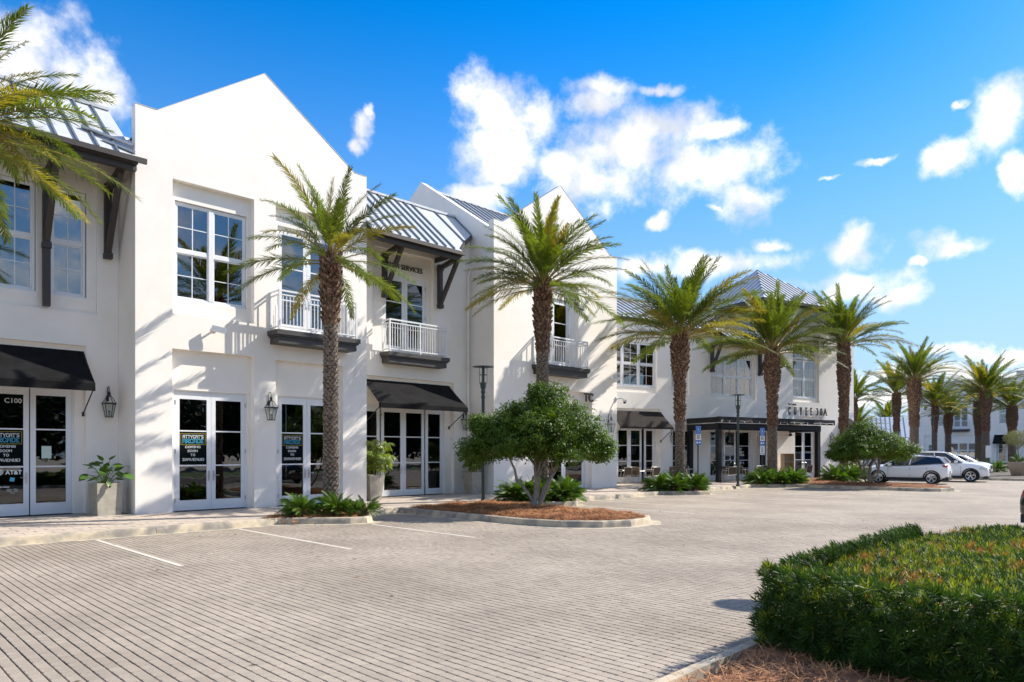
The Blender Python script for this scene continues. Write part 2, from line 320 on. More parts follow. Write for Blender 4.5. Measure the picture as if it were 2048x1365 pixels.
# ---------------------------------------------------------------- building pieces (local frame: x along facade, +y into building)
def sash_window(parent,off,u0,u1,z0,z1,y,ncol,nrow=4,rail=None,fw=.055,sub=1,blind=None,gl=None):
    """a double hung window of `sub` units side by side; each unit ncol x nrow panes"""
    gl=gl or GLASS
    f=MB(); mull=.13 if sub>1 else 0; d=.07
    f.box(u0,u1,y,y+d,z1-fw,z1);f.box(u0,u1,y,y+d,z0,z0+fw);f.box(u0,u0+fw,y,y+d,z0+fw,z1-fw);f.box(u1-fw,u1,y,y+d,z0+fw,z1-fw)
    wu=(u1-u0-2*fw-mull*(sub-1))/sub; rail=rail or (z0+z1)/2
    units=[]
    for k in range(sub):
        a=u0+fw+k*(wu+mull);units.append((a,a+wu))
        if k: f.box(a-mull,a,y-.012,y+d,z0+fw,z1-fw)
    for a,b in units: f.box(a,b,y+.012,y+.06,rail-.045,rail+.045)
    w=add('window',f,WHITE,parent,off)
    for a,b in units:
        for (za,zb,dy) in ((z0+fw,rail-.045,.045),(rail+.045,z1-fw,.02)):
            s=.04; sb=MB()
            sb.box(a,b,y+dy,y+dy+.035,za,za+s);sb.box(a,b,y+dy,y+dy+.035,zb-s,zb);sb.box(a,a+s,y+dy,y+dy+.035,za+s,zb-s);sb.box(b-s,b,y+dy,y+dy+.035,za+s,zb-s)
            add('sash',sb,WHITE,w)
            n=nrow//2
            g=MB();
            for i in range(1,ncol): x=a+s+(b-a-2*s)*i/ncol; g.box(x-.012,x+.012,y+dy+.003,y+dy+.032,za+s,zb-s)
            for j in range(1,n): z=za+s+(zb-za-2*s)*j/n; g.box(a+s,b-s,y+dy+.001,y+dy+.03,z-.011,z+.011)
            if g.f: add('muntin',g,WHITE,w)
            for i in range(ncol):
                for j in range(n):
                    xa=a+s+(b-a-2*s)*i/ncol;xb=a+s+(b-a-2*s)*(i+1)/ncol;zc=za+s+(zb-za-2*s)*j/n;zd=za+s+(zb-za-2*s)*(j+1)/n
                    p=MB();p.box(xa,xb,y+dy+.012,y+dy+.020,zc,zd);add('pane',p,gl,w)
        if blind:
            b_=MB();b_.box(a+.03,b-.03,y+.13,y+.14,z1-fw-blind,z1-fw-.01);add('blind',b_,BLIND,w)
    sl=MB();sl.box(u0-.05,u1+.05,y-.05,y+.02,z0-.05,z0-.002);add('sill',sl,WHITE,w)
    return w
def door_set(parent,off,leaves,z0,z1,y,munt,gz0,gz1,handles=True,stile=.12,curtain=None,gl=None):
    """leaves: list of (u0,u1,kind) kind 'L','R' (hinge side) or 'F' fixed"""
    gl=gl or GLASS2; out=[]
    ua=min(l[0] for l in leaves);ub=max(l[1] for l in leaves)
    f=MB();f.box(ua-.05,ub+.05,y-.01,y+.1,z1,z1+.05);f.box(ua-.05,ua,y-.01,y+.1,z0,z1);f.box(ub,ub+.05,y-.01,y+.1,z0,z1)
    add('door_frame',f,WHITE,parent,off)
    for u0,u1,k in leaves:
        m=MB();g=.004;a,b=u0+g,u1-g
        m.box(a,a+stile,y,y+.05,z0+.01,z1-.004);m.box(b-stile,b,y,y+.05,z0+.01,z1-.004)
        m.box(a+stile,b-stile,y,y+.05,gz1,z1-.004);m.box(a+stile,b-stile,y,y+.05,z0+.01,gz0)
        for z in munt:m.box(a+stile,b-stile,y+.005,y+.045,z-.018,z+.018)
        d=add('door',m,WHITE,parent,off)
        zz=[gz0]+sorted(munt)+[gz1]
        for i in range(len(zz)-1):
            p=MB();p.box(a+stile,b-stile,y+.02,y+.03,zz[i]+(.018 if i else 0),zz[i+1]-(.018 if i<len(zz)-2 else 0));add('pane',p,gl,d)
        if k in 'LR':
            hx=b-.06 if k=='L' else a+.06; sgn=-1 if k=='L' else 1
            if handles:
                h=MB();h.box(hx-.022,hx+.022,y-.012,y,z0+.82,z0+1.10);h.tube([(hx,y-.012,z0+.97),(hx,y-.06,z0+.97),(hx+sgn*.14,y-.065,z0+.975)],.011,6);add('handle',h,STEEL,d)
            ex=u0 if k=='L' else u1
            for zz_ in (z0+.3,(z0+z1)/2,z1-.3):
                h=MB();h.box(ex-.016,ex+.016,y-.022,y,zz_-.06,zz_+.06);add('hinge',h,CHROME,d)
        if curtain:
            c=MB();c.box(a+stile,b-stile,y+.12,y+.13,curtain[0],curtain[1]);add('curtain',c,CURT,d)
        out.append(d)
    return out
def bracket(parent,off,u,y,zb,zt,reach,w=.16,post=None):
    m=MB(); m.box(u-w/2,u+w/2,y-w,y-.004,post if post else zb,zt)
    m.bar((u,y-w/2,zt-.13),(u,y-reach,zt+.10),w*.9,w*.95)
    m.bar((u,y-w*.6,zb+.12),(u,y-reach+.15,zt+.02),w*.85,w*.8)
    m.box(u-w*.62,u+w*.62,y-w*1.25,y-.002,zb-.02,zb+.13); m.box(u-w*.58,u+w*.58,y-w*1.25,y-.003,zt-.24,zt-.1)
    return add('roof_bracket',m,DARK,parent,off)
def balcony(parent,off,u0,u1,y,zs,zr,depth,mids):
    """slab top zs, rail top zr"""
    s=MB();s.box(u0-.06,u1+.06,y-depth-.06,y-.002,zs-.14,zs);s.box(u0+.03,u1-.03,y-depth+.03,y-.003,zs-.38,zs-.14)
    s.box(u0-.02,u1+.02,y-depth-.02,y-.004,zs-.19,zs-.14)
    b=add('balcony',s,SLAB,parent,off)
    yf=y-depth+.02; r=MB(); t=.045
    for z in (zr-.02,zr-.14,zs+.10):
        hh=.025 if z==zr-.02 else .018
        r.box(u0+.02,u1-.02,yf-t/2,yf+t/2,z-hh,z+hh)
        for uu in (u0+.045,u1-.045): r.box(uu-t/2,uu+t/2,yf+t/2,y-.005,z-hh,z+hh)
    for uu in [u0+.045,u1-.045]+mids: r.box(uu-t*.55,uu+t*.55,yf-t*.55,yf+t*.55,zs,zr+.004)
    for uu in (u0+.045,u1-.045): r.box(uu-t*.55,uu+t*.55,y-.05,y-.004,zs,zr+.002)
    add('railing',r,WHITE,b)
    me=None;n=int((u1-u0)/.115)
    for i in range(1,n):
        u=u0+.045+(u1-u0-.09)*i/n
        if me is None:
            q=MB();q.box(-.0095,.0095,-.0095,.0095,zs+.11,zr-.15);me=q.mesh('baluster',WHITE)
        link('baluster',me,b,(u,yf,0))
    for uu in (u0+.045,u1-.045):
        k=max(2,int(depth/.12))
        for i in range(1,k): link('baluster',me,b,(uu,yf+(depth-.06)*i/k,0))
    return b
def roof_field(parent,off,eave,ridge,spacing=.42,mat=None,fascia=True,slope_line=True):
    """eave: list of (u0,u1,y,z) ; ridge: (y,z) plane extends to ridge. One panel object per seam bay."""
    base=MB();panels=[]
    for (u0,u1,ye,ze) in eave:
        ry,rz=ridge; n=max(1,round((u1-u0)/spacing))
        base.face([(u0,ye+.02,ze-.05),(u1,ye+.02,ze-.05),(u1,ry,rz-.05),(u0,ry,rz-.05)])
        for i in range(n): panels.append((u0+(u1-u0)*i/n,u0+(u1-u0)*(i+1)/n,ye,ze))
    r=add('roof',base,DARK,parent,off)
    for a,b,ye,ze in panels:
        ry,rz=ridge; m=MB(); L_=math.hypot(ry-ye,rz-ze);ny=-(rz-ze)/L_;nz=(ry-ye)/L_
        def P(u,t,h): return (u,ye+(ry-ye)*t+ny*h,ze+(rz-ze)*t+nz*h)
        m.raw([P(a,0,0),P(b,0,0),P(b,1,0),P(a,1,0),P(a,0,-.025),P(b,0,-.025)],[(0,1,2,3),(4,5,1,0)],0)
        q=.022; m.raw([P(a-q,0,0),P(a+q,0,0),P(a+q,0,.06),P(a-q,0,.06),P(a-q,1,0),P(a+q,1,0),P(a+q,1,.06),P(a-q,1,.06)],[(0,1,2,3),(3,2,6,7),(1,5,6,2),(0,3,7,4)],1)
        add('roof_panel',m,[ROOF,SEAM],r)
    return r
def awning(label,u0,u1,yw,yf,zt,zf,val,frame,mat,group=None,strut=True):
    """top edge at wall yw,zt; front edge yf,zf"""
    org,ang=frame
    t=thing('awning',label,'awning',(0,0,0),group=group)
    c,s=math.cos(R(ang)),math.sin(R(ang)); um=(u0+u1)/2
    t.location=(org[0]+c*um-s*yw,org[1]+s*um+c*yw,zf-val); t.rotation_euler=(0,0,R(ang))
    off=(-um,-yw,-(zf-val))
    m=MB(); N=14
    def P(u,k,th=0):
        sag=math.sin(math.pi*k)*.03; return (u,yw+(yf-yw)*k+th*.3,zt+(zf-zt)*k-sag-th)
    for th,fl in ((0,1),(.012,-1)):
        for i in range(N):
            for j in range(6):
                a=u0+(u1-u0)*i/N;b=u0+(u1-u0)*(i+1)/N;q=[P(a,(j+1)/6,th),P(b,(j+1)/6,th),P(b,j/6,th),P(a,j/6,th)]
                m.face(q[::fl])
    add('canopy',m,mat,t,off,smooth=True)
    v=MB();v.box(u0,u1,yf-.006,yf+.006,zf-val,zf);v.box(u0,u0+.01,yf+.006,yf+.1,zf-val,zf-.0);v.box(u1-.01,u1,yf+.006,yf+.1,zf-val,zf)
    add('valance',v,mat,t,off)
    fr=MB()
    for u in (u0+.02,u1-.02):
        fr.tube([(u,yw-.02,zt-.03),(u,yf+.03,zf-.05)],.014,6)
        if strut: 
            fr.tube([(u,yf+.04,zf-.1),(u,yw-.03,zf-.72)],.017,6); fr.box(u-.03,u+.03,yw-.04,yw-.002,zf-.80,zf-.68)
    fr.tube([(u0+.02,yf+.03,zf-.05),(u1-.02,yf+.03,zf-.05)],.014,6)
    add('awning_frame',fr,BLACKM,t,off)
    return t
def to_world(frame,u,y,z=0):
    org,ang=frame;c,s=math.cos(R(ang)),math.sin(R(ang)); return (org[0]+c*u-s*y,org[1]+s*u+c*y,z)
# ================================================================ SETTING: ground
F0=((0,20,0),0)           # facade frame of the street front (y=20)
F4=((31.303,22.45,0),-15.0)  # restaurant wing
m=MB();m.face([(-400,-400,-.06),(600,-400,-.06),(600,600,-.06),(-400,600,-.06)]);tag(add('ground',m,FARG),kind='structure')
m=MB();m.face([(-60,-27,-.052),(120,-27,-.052),(120,-15,-.052),(-60,-15,-.052)]);tag(add('lawn',m,GRASS),kind='structure')
KP=[(-14,16.05),(8.0,16.1),(9.35,15.05),(9.75,14.9),(10.05,15.1),(10.75,16.5),(11.2,16.75),(12.05,16.8),(12.1,11.9),(12.35,10.9),(13.0,10.15),(13.7,9.85),(14.5,9.85),(15.1,10.25),(15.45,10.9),(15.5,15.7),(16.1,16.1),(17.2,15.0),(17.65,14.85),(18.0,15.05),(18.9,16.15),(24.8,16.2),(25.9,15.2),(26.35,15.0),(26.7,15.2),(27.6,16.4),(33.3,16.6),(34.3,15.6),(35.0,15.1),(35.05,9.6),(35.5,8.9),(36.4,8.6),(37.2,8.8),(37.75,9.5),(37.85,15.6),(51.8,16.0),(52.2,10.5),(54,-12)]
# parking surface: joint bed, bricks near, textured field far
m=MB();m.face([(-16,-13,-.022),(54,-13,-.022),(52.5,17.4,-.022),(-16,17.4,-.022)]);
lot=tag(add('parking_lot',m,JOINT),kind='structure')
def cell_in(x,y):
    Zc=x*math.cos(R(HEAD))+y*math.sin(R(HEAD)); Xc=x*math.sin(R(HEAD))-y*math.cos(R(HEAD))
    return Zc,Xc
ZN=19.0
BX,BY=.1,.125
def brick_pts(hx,hy,ch): return [(-hx+ch,-hy),(hx-ch,-hy),(hx,-hy+ch),(hx,hy-ch),(hx-ch,hy),(-hx+ch,hy),(-hx,hy-ch),(-hx,-hy+ch)]
top=brick_pts(.0428,.0588,.010);bot=brick_pts(.0452,.0616,.010)
def inside_kerb(x,y):
    # walk region test (behind kerb polyline)
    if y>16.7: return True
    poly=KP+[(54,30),(-14,30)]
    c=False;n=len(poly);j=n-1
    for i in range(n):
        xi,yi=poly[i];xj,yj=poly[j]
        if (yi>y)!=(yj>y) and x<(xj-xi)*(y-yi)/(yj-yi)+xi: c=not c
        j=i
    return c
cells=[]
for i in range(-60,290):
    for j in range(-60,140):
        x=(i+.5)*BX;y=(j+.5)*BY;Zc,Xc=cell_in(x,y)
        if Zc<4.0 or Zc>ZN or abs(Xc)>.76*Zc+.9: continue
        if -8<y<2.95 and 2.9<x<12.8: continue
        if y>9.6 and x<16 and inside_kerb(x,y+.02): continue
        if y>14.5 and inside_kerb(x,y+.02): continue
        cells.append((Zc,x,y))
cells.sort()
bm_=MB();bm_.raw([(a,b,0) for a,b in top]+[(a,b,-.006) for a,b in bot]+[(a,b,-.021) for a,b in bot],[tuple(range(8))]+[(i+8,(i+1)%8+8,(i+1)%8,i) for i in range(8)]+[(i+16,(i+1)%8+16,(i+1)%8+8,i+8) for i in range(8)])
bmesh_=bm_.mesh('paver_brick',PAVER)
vis=[c for c in cells if c[0]>5.3][:300]; visset=set((c[1],c[2]) for c in vis)
for c in vis:
    o=link('paver_brick',bmesh_,lot,(c[1],c[2],rnd.uniform(-.0015,.0015)))
rest=[c for c in cells if (c[1],c[2]) not in visset]
n=len(rest); T=np.array([(a,b,0.) for a,b in top]+[(a,b,-.006) for a,b in bot]);
V=np.repeat(T[None],n,0);pos=np.array([(c[1],c[2],rnd.uniform(-.0015,.0015)) for c in rest]);V=V+pos[:,None,:]
jit=np.array([rnd.gauss(0,.0009) for _ in range(n)]);V[:,:,0]+=jit[:,None]
V=V.reshape(-1,3)
me=bpy.data.meshes.new('paver_field'); 
F=[]
tf=tuple(range(8));sf=[(i+8,(i+1)%8+8,(i+1)%8,i) for i in range(8)]
base=(np.arange(n)*16)
loops=[];ls=[];lt=[]
tmpl=list(tf)+[k for f in sf for k in f]; lens=[8]+[4]*8
L_=(np.array(tmpl)[None]+base[:,None]).ravel(); lt=np.tile(np.array(lens),n); ls=np.concatenate(([0],np.cumsum(lt)[:-1]))
me.vertices.add(len(V)); me.vertices.foreach_set('co',V.ravel()); me.loops.add(len(L_)); me.loops.foreach_set('vertex_index',L_.astype(np.int32)); me.polygons.add(len(lt)); me.polygons.foreach_set('loop_start',ls.astype(np.int32)); me.polygons.foreach_set('loop_total',lt.astype(np.int32))
me.materials.append(PAVER); me.polygons.foreach_set('use_smooth',np.zeros(len(lt),dtype=bool)); me.update(calc_edges=True)
o=link('paver_field',me,lot); o['kind']='stuff'
# far field as a sheet beyond ZN (slightly overlapping region avoided by cutting along the same line)
cth,sth=math.cos(R(HEAD)),math.sin(R(HEAD))
def clip_far(poly,keepfar=True):
    out=[];n=len(poly)
    for i in range(n):
        a,b=poly[i],poly[(i+1)%n];da=a[0]*cth+a[1]*sth-ZN+.08;db=b[0]*cth+b[1]*sth-ZN+.08
        if da>=0:out.append(a)
        if (da>=0)!=(db>=0):
            t=da/(da-db);out.append((a[0]+(b[0]-a[0])*t,a[1]+(b[1]-a[1])*t))
    return out
fp=clip_far([(-14,-13),(54,-13),(52.5,17.4),(-14,17.4)])
m=MB();m.face([(x,y,-.0005) for x,y in fp]);o=add('paver_field_far',m,PAVERF,lot);o['kind']='stuff'
m=MB();rl=random.Random(44)
for _ in range(260):
    x=rl.uniform(1,30);y=rl.choice([rl.uniform(5,15.8),rl.gauss(15.4,.5),rl.gauss(11.5,1.2)])
    if inside_kerb(x,y) or (y<3.2 and x>2.8): continue
    a=rl.uniform(0,6.28);l=rl.uniform(.02,.05);d=Vector((math.cos(a),math.sin(a),0))*l;w=Vector((-math.sin(a),math.cos(a),0))*l*.3;p=Vector((x,y,.006))
    m.raw([p-d,p+w+Vector((0,0,rl.uniform(0,.012))),p+d,p-w],[(0,1,2,3)])
o=add('fallen_leaf',m,M('dry_leaf',(.20,.12,.05),.8,var=.5,vscale=3),lot);o['kind']='stuff'
# lines
def stripe(x0,y0,x1,y1,w=.085,long=True):
    m=MB();d=Vector((x1-x0,y1-y0)).normalized();nn=Vector((-d.y,d.x))*w/2
    m.face([(x0-nn.x,y0-nn.y,.0035),(x1-nn.x,y1-nn.y,.0035),(x1+nn.x,y1+nn.y,.0035),(x0+nn.x,y0+nn.y,.0035)]);tag(add('parking_line',m,LINE),kind='structure')
for x,ya,yb in ((4.05,15.85,11.3),(6.93,15.85,11.1),(9.67,14.6,10.85),(1.2,15.85,11.3),(17.9,14.7,10.7),(20.15,15.9,10.8),(22.6,15.9,11.2),(25.2,15.6,11.2),(27.6,15.9,10.6),(29.7,16.0,10.5),(32.6,16.0,11.2)): stripe(x,ya,x,yb)
for k in range(6): stripe(28.35,13.6-.6*k,28.95,13.25-.6*k,.1)
# kerb stones swept along the kerb path
m_prof=[(0.0,-.03),(0.028,.10),(.045,.142),(.075,.155),(.16,.157),(.165,.0)]   # (inward offset, z)
kerb=tag(bpy.data.objects.new('kerb',None),kind='structure');COL.objects.link(kerb)
def offset_pt(P,i):
    p=Vector(P[i]);a=Vector(P[max(i-1,0)]);b=Vector(P[min(i+1,len(P)-1)])
    d1=(p-a).normalized() if i>0 else (b-p).normalized(); d2=(b-p).normalized() if i<len(P)-1 else d1
    n1=Vector((-d1.y,d1.x));n2=Vector((-d2.y,d2.x));n_=(n1+n2);
    if n_.length<.3:n_=n1
    n_.normalize(); k=1/max(.5,n_.dot(n1)); return n_*k
def kerb_run(P,closed=False,prof=m_prof,label=None,maxlen=3.05,gutter=True):
    # densify and split in stones
    Q=[]
    for i in range(len(P)-1):
        a=Vector(P[i]);b=Vector(P[i+1]);l=(b-a).length;k=max(1,int(math.ceil(l/maxlen)))
        for j in range(k):Q.append(tuple(a+(b-a)*j/k))
    Q.append(P[-1]); offs=[offset_pt(Q,i) for i in range(len(Q))]
    i=0
    while i<len(Q)-1:
        j=i;acc=0
        while j<len(Q)-1 and acc<2.6: acc+=(Vector(Q[j+1])-Vector(Q[j])).length;j+=1
        m=MB();vs=[];np_=len(prof)
        for k in range(i,j+1):
            p=Vector(Q[k]);o_=offs[k]
            if k==i:p=p+(Vector(Q[k+1])-p).normalized()*.004
            if k==j:p=p+(Vector(Q[k-1])-p).normalized()*.004
            for w,z in prof: q=p+o_*w;vs.append((q.x,q.y,z))
        fs=[]
        for k in range(j-i):
            for a in range(np_-1): b0=k*np_+a; fs.append((b0,b0+np_,b0+np_+1,b0+1))
        fs.append(tuple(range(np_)));fs.append(tuple((j-i)*np_+a for a in range(np_))[::-1])
        fs=[f[::-1] for f in fs]
        m.raw(vs,fs);add('kerb_stone',m,CONC,kerb)
        if gutter:
            m=MB();vs=[]
            for k in range(i,j+1):
                p=Vector(Q[k]);o_=offs[k];a=p-o_*.24;vs+=[(a.x,a.y,.0035),(p.x+o_.x*.03,p.y+o_.y*.03,.006)]
            m.raw(vs,[(2*k,2*k+2,2*k+3,2*k+1) for k in range(j-i)]);add('gutter_pan',m,CONC,kerb)
        i=j
kerb_run(KP)
# sidewalk slabs
SW=MB();poly=[(x+offset_pt(KP,i).x*.1,y+offset_pt(KP,i).y*.1) for i,(x,y) in enumerate(KP)]
swp=poly+[(140,-12),(140,60),(30,60),(-14,24)]
SW.prism(swp,-.02,.118)
walk=tag(add('sidewalk',SW,SLABJ),kind='structure')
beds=[[(7.7,16.28),(9.4,15.2),(9.75,15.08),(9.95,15.25),(10.65,16.6),(10.2,17.1),(8.3,17.1)],
 [(12.27,16.7),(12.27,11.95),(12.5,11.0),(13.1,10.3),(13.75,10.02),(14.45,10.02),(14.97,10.37),(15.28,10.95),(15.33,15.8),(15.6,16.35),(14.6,16.5),(13.4,16.75)],
 [(16.0,16.4),(17.25,15.2),(17.65,15.02),(17.9,15.2),(18.75,16.3),(18.3,17.2),(16.6,17.2)],
 [(24.9,16.4),(26.0,15.35),(26.35,15.17),(26.6,15.35),(27.5,16.5),(27.1,17.2),(25.5,17.2)],
 [(33.4,16.8),(34.4,15.75),(35.22,15.2),(35.22,9.65),(35.6,9.05),(36.4,8.78),(37.1,8.95),(37.58,9.6),(37.68,15.8),(46.5,15.95),(46.3,17.3),(34.2,17.4)]]
def pin(poly,x,y):
    c=False;n=len(poly);j=n-1
    for i in range(n):
        xi,yi=poly[i];xj,yj=poly[j]
        if (yi>y)!=(yj>y) and x<(xj-xi)*(y-yi)/(yj-yi)+xi: c=not c
        j=i
    return c
sl=[];sw_,sdp=.50,.33
for r_ in range(0,40):
    y0=15.98+r_*sdp-.0
    for k in range(-16,110):
        x0=k*sw_+(r_%2)*sw_*.5; x1=x0+sw_;y1=y0+sdp;cx,cy=(x0+x1)/2,(y0+y1)/2
        if cy>21.3 and x0<27: continue
        if cx>27 and cy>22.6: continue
        if cy>19.98 and (6.0<x1 and x0<13.04 or 18.8<x1 and x0<26.6): continue
        # distance from kerb
        ok=all(inside_kerb(a,b) for a,b in ((x0,y0),(x1,y0),(cx,y0-.17),(x0,y0-.165),(x1,y0-.165)) )
        if not ok or any(pin(b,cx,cy) or pin(b,x0+.05,y0+.05) or pin(b,x1-.05,y0+.05) for b in beds): continue
        Zc,Xc=cell_in(cx,cy)
        if Zc<3: continue
        sl.append((Zc,cx,cy))
sl.sort();q=MB();q.raw([(-.245,-.160,.004),(.245,-.160,.004),(.245,.160,.004),(-.245,.160,.004),(-.240,-.155,.010),(.240,-.155,.010),(.240,.155,.010),(-.240,.155,.010)],[(4,5,6,7),(0,1,5,4),(1,2,6,5),(2,3,7,6),(3,0,4,7)])
for v in range(len(q.v)): q.v[v]=(q.v[v][0],q.v[v][1],q.v[v][2]+(.118 if q.v[v][2]<.007 else .120))
sm=q.mesh('paving_slab',SLABS)
vis=[s for s in sl if abs(cell_in(s[1],s[2])[1])<.74*s[0]+.4]
near=vis[:300];rs=set((s[1],s[2]) for s in near)
for s in near: link('paving_slab',sm,walk,(s[1],s[2],rnd.uniform(-.002,.002)))
mm=MB()
for s in sl:
    if (s[1],s[2]) in rs: continue
    dz=rnd.uniform(-.002,.002);mm.raw([(a+s[1],b+s[2],c+dz) for a,b,c in q.v],[(4,5,6,7),(0,1,5,4),(1,2,6,5),(2,3,7,6),(3,0,4,7)])
o=add('paving_slab_field',mm,SLABS,walk);o['kind']='stuff'
# planting beds of pine straw
def straw_bed(poly,h,dens,seed,lab=''):
    rr=random.Random(seed);xs=[p[0] for p in poly];ys=[p[1] for p in poly];cx=sum(xs)/len(xs);cy=sum(ys)/len(ys)
    def edge(x,y):
        d=9
        for i in range(len(poly)):
            a=Vector(poly[i]);b=Vector(poly[(i+1)%len(poly)]);p=Vector((x,y));t=max(0,min(1,(p-a).dot(b-a)/(b-a).length_squared));d=min(d,(p-a-(b-a)*t).length)
        return d
    def hz(x,y): 
        e=edge(x,y); return .128+h*min(1,e/.9)**.6+.05*math.sin(x*5.1+seed+math.sin(y*3))*math.sin(y*4.3+x)*min(1,e/.3)
    m=MB();st=.18;g={}
    nx=int((max(xs)-min(xs))/st)+1;ny=int((max(ys)-min(ys))/st)+1
    for i in range(nx+1):
        for j in range(ny+1):
            x=min(xs)+i*st;y=min(ys)+j*st; g[i,j]=len(m.v); m.v.append((x,y,hz(x,y) if pin(poly,x,y) else .06))
    for i in range(nx):
        for j in range(ny):
            x=min(xs)+(i+.5)*st;y=min(ys)+(j+.5)*st
            if pin(poly,x,y): m.f.append((g[i,j],g[i+1,j],g[i+1,j+1],g[i,j+1]));m.m.append(0)
    bed=tag(add('planting_bed',m,MULCH,smooth=True),kind='structure')
    s=MB();area=0;N=int(dens*(max(xs)-min(xs))*(max(ys)-min(ys)))
    for _ in range(N):
        x=rr.uniform(min(xs),max(xs));y=rr.uniform(min(ys),max(ys))
        if not pin(poly,x,y):continue
        z=hz(x,y);a=rr.uniform(0,6.28);l=rr.uniform(.08,.20);t=rr.uniform(-.02,.075);w=rr.uniform(.0022,.0042)
        p=Vector((x,y,z+.004));d=Vector((math.cos(a)*l,math.sin(a)*l,t));sd_=Vector((-math.sin(a),math.cos(a),0))*w
        md=p+d*.5+Vector((0,0,rr.uniform(.0,.02)))
        s.raw([p-sd_,p+sd_,md+sd_,md-sd_,p+d],[(0,1,2,3),(3,2,4)])
    o=add('straw',s,STRAW,bed);o['kind']='stuff'
straw_bed(beds[0],.05,900,1);straw_bed(beds[1],.10,1900,2);straw_bed(beds[2],.05,300,3);straw_bed(beds[3],.05,200,4);straw_bed(beds[4],.12,420,5)

# ================================================================ BUILDINGS
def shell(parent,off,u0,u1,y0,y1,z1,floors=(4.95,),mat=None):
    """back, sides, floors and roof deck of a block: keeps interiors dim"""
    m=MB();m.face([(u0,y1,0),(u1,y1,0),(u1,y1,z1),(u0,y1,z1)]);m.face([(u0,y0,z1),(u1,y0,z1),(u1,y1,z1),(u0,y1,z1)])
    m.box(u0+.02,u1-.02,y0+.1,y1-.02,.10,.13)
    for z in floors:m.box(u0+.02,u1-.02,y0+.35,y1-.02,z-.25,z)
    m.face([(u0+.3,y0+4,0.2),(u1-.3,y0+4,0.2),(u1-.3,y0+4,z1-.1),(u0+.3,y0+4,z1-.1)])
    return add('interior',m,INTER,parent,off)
def side_wall(parent,off,x,pts,name='wall',th=.25,sgn=1):
    """polygon pts in (y,z) at plane x with thickness towards +x*sgn"""
    m=MB();P=[(x,y,z) for y,z in pts];Q=[(x+th*sgn,y,z) for y,z in pts];n=len(pts)
    m.face(P[::-1]);m.face(Q)
    for i in range(n):m.face([P[i],P[(i+1)%n],Q[(i+1)%n],Q[i]])
    return add(name,m,STUCCO,parent,off)
def gable_front(parent,off,u0,u1,zs,pts,regions,th=.28,z0=0):
    m=MB();relief(m,u0,u1,z0,zs,regions)
    poly=[(u0,zs)]+pts+[(u1,zs)]
    m.face([(u,0,z) for u,z in poly][::-1]);b=[(u,th,z) for u,z in poly];m.face(b)
    for i in range(len(poly)-1):
        a,c=poly[i],poly[i+1];m.face([(a[0],0,a[1]),(c[0],0,c[1]),(c[0],th,c[1]),(a[0],th,a[1])])
    m.face([(u0,th,zs-1.5),(u1,th,zs-1.5),(u1,th,zs),(u0,th,zs)])
    w=add('wall',m,STUCCO,parent,off)
    c=MB()
    for i in range(len(poly)-1):
        a,b_=poly[i],poly[i+1];d=Vector((b_[0]-a[0],0,b_[1]-a[1])).normalized()*.004
        c.bar((a[0]+d.x,th/2,a[1]+.006),(b_[0]-d.x,th/2,b_[1]+.006),th+.02,.012)
    add('coping',c,ROOF,parent,off)
    return w
# ---- block A : left wing
bA=thing('shop_building','low wing with grey seamed roof and three blue upstairs windows, at the left edge','building',(1.0,21.4,0))
oA=(-1.0,-1.4,0)
m=MB();relief(m,-12,5.998,0,10.6,[(-9,5.47,5.45,10.6,.07),(-6,5.21,.1,4.58,.15),(2.0,4.97,.1,3.42,.4,True),(2.36,4.10,5.85,8.68,.3,True),(4.40,5.24,5.85,8.68,.3,True),(-.6,.9,5.85,8.68,.3,True)],yb=1.4);add('wall',m,STUCCO,bA,oA)
sash_window(bA,oA,2.38,4.08,5.88,8.66,1.53,2,4,sub=2);sash_window(bA,oA,4.42,5.22,5.88,8.66,1.53,2,4);sash_window(bA,oA,-.58,.88,5.88,8.66,1.53,2,4,sub=2)
door_set(bA,oA,[(2.06,3.02,'R'),(3.02,3.98,'L'),(4.0,4.92,'F')],.13,3.40,1.62,[1.38,2.34],.44,3.22)
bracket(bA,oA,4.295,1.4,7.0,9.0,1.35,post=5.5);bracket(bA,oA,5.71,1.4,7.0,9.0,1.35)
roof_field(bA,oA,[(-12,5.98,-.25,9.32)],(2.25,11.38),.45)
m=MB();m.face([(-12,2.25,11.36),(5.98,2.25,11.36),(5.98,9,7.5),(-12,9,7.5)]);m.box(-12,5.98,2.18,2.32,11.38,11.46);add('ridge_cap',m,ROOF,bA,oA)
m=MB();m.box(-12,5.97,-.22,-.06,9.0,9.24);m.box(-12,5.97,-.34,-.22,9.14,9.28);m.box(-12,6.16,-.42,-.34,9.17,9.30);m.face([(-12,-.06,9.22),(5.99,-.06,9.22),(5.99,1.4,9.9),(-12,1.4,9.9)]);add('eave_beam',m,DARK,bA,oA)
m=MB();m.bar((4.9,.55,10.05),(5.98,.1,9.75),.16,.05);m.bar((5.3,.2,9.72),(5.98,-.1,9.5),.12,.05);add('roof_diverter',m,ROOF,bA,oA)
shell(bA,oA,-12,5.99,1.85,5.6,9.25)
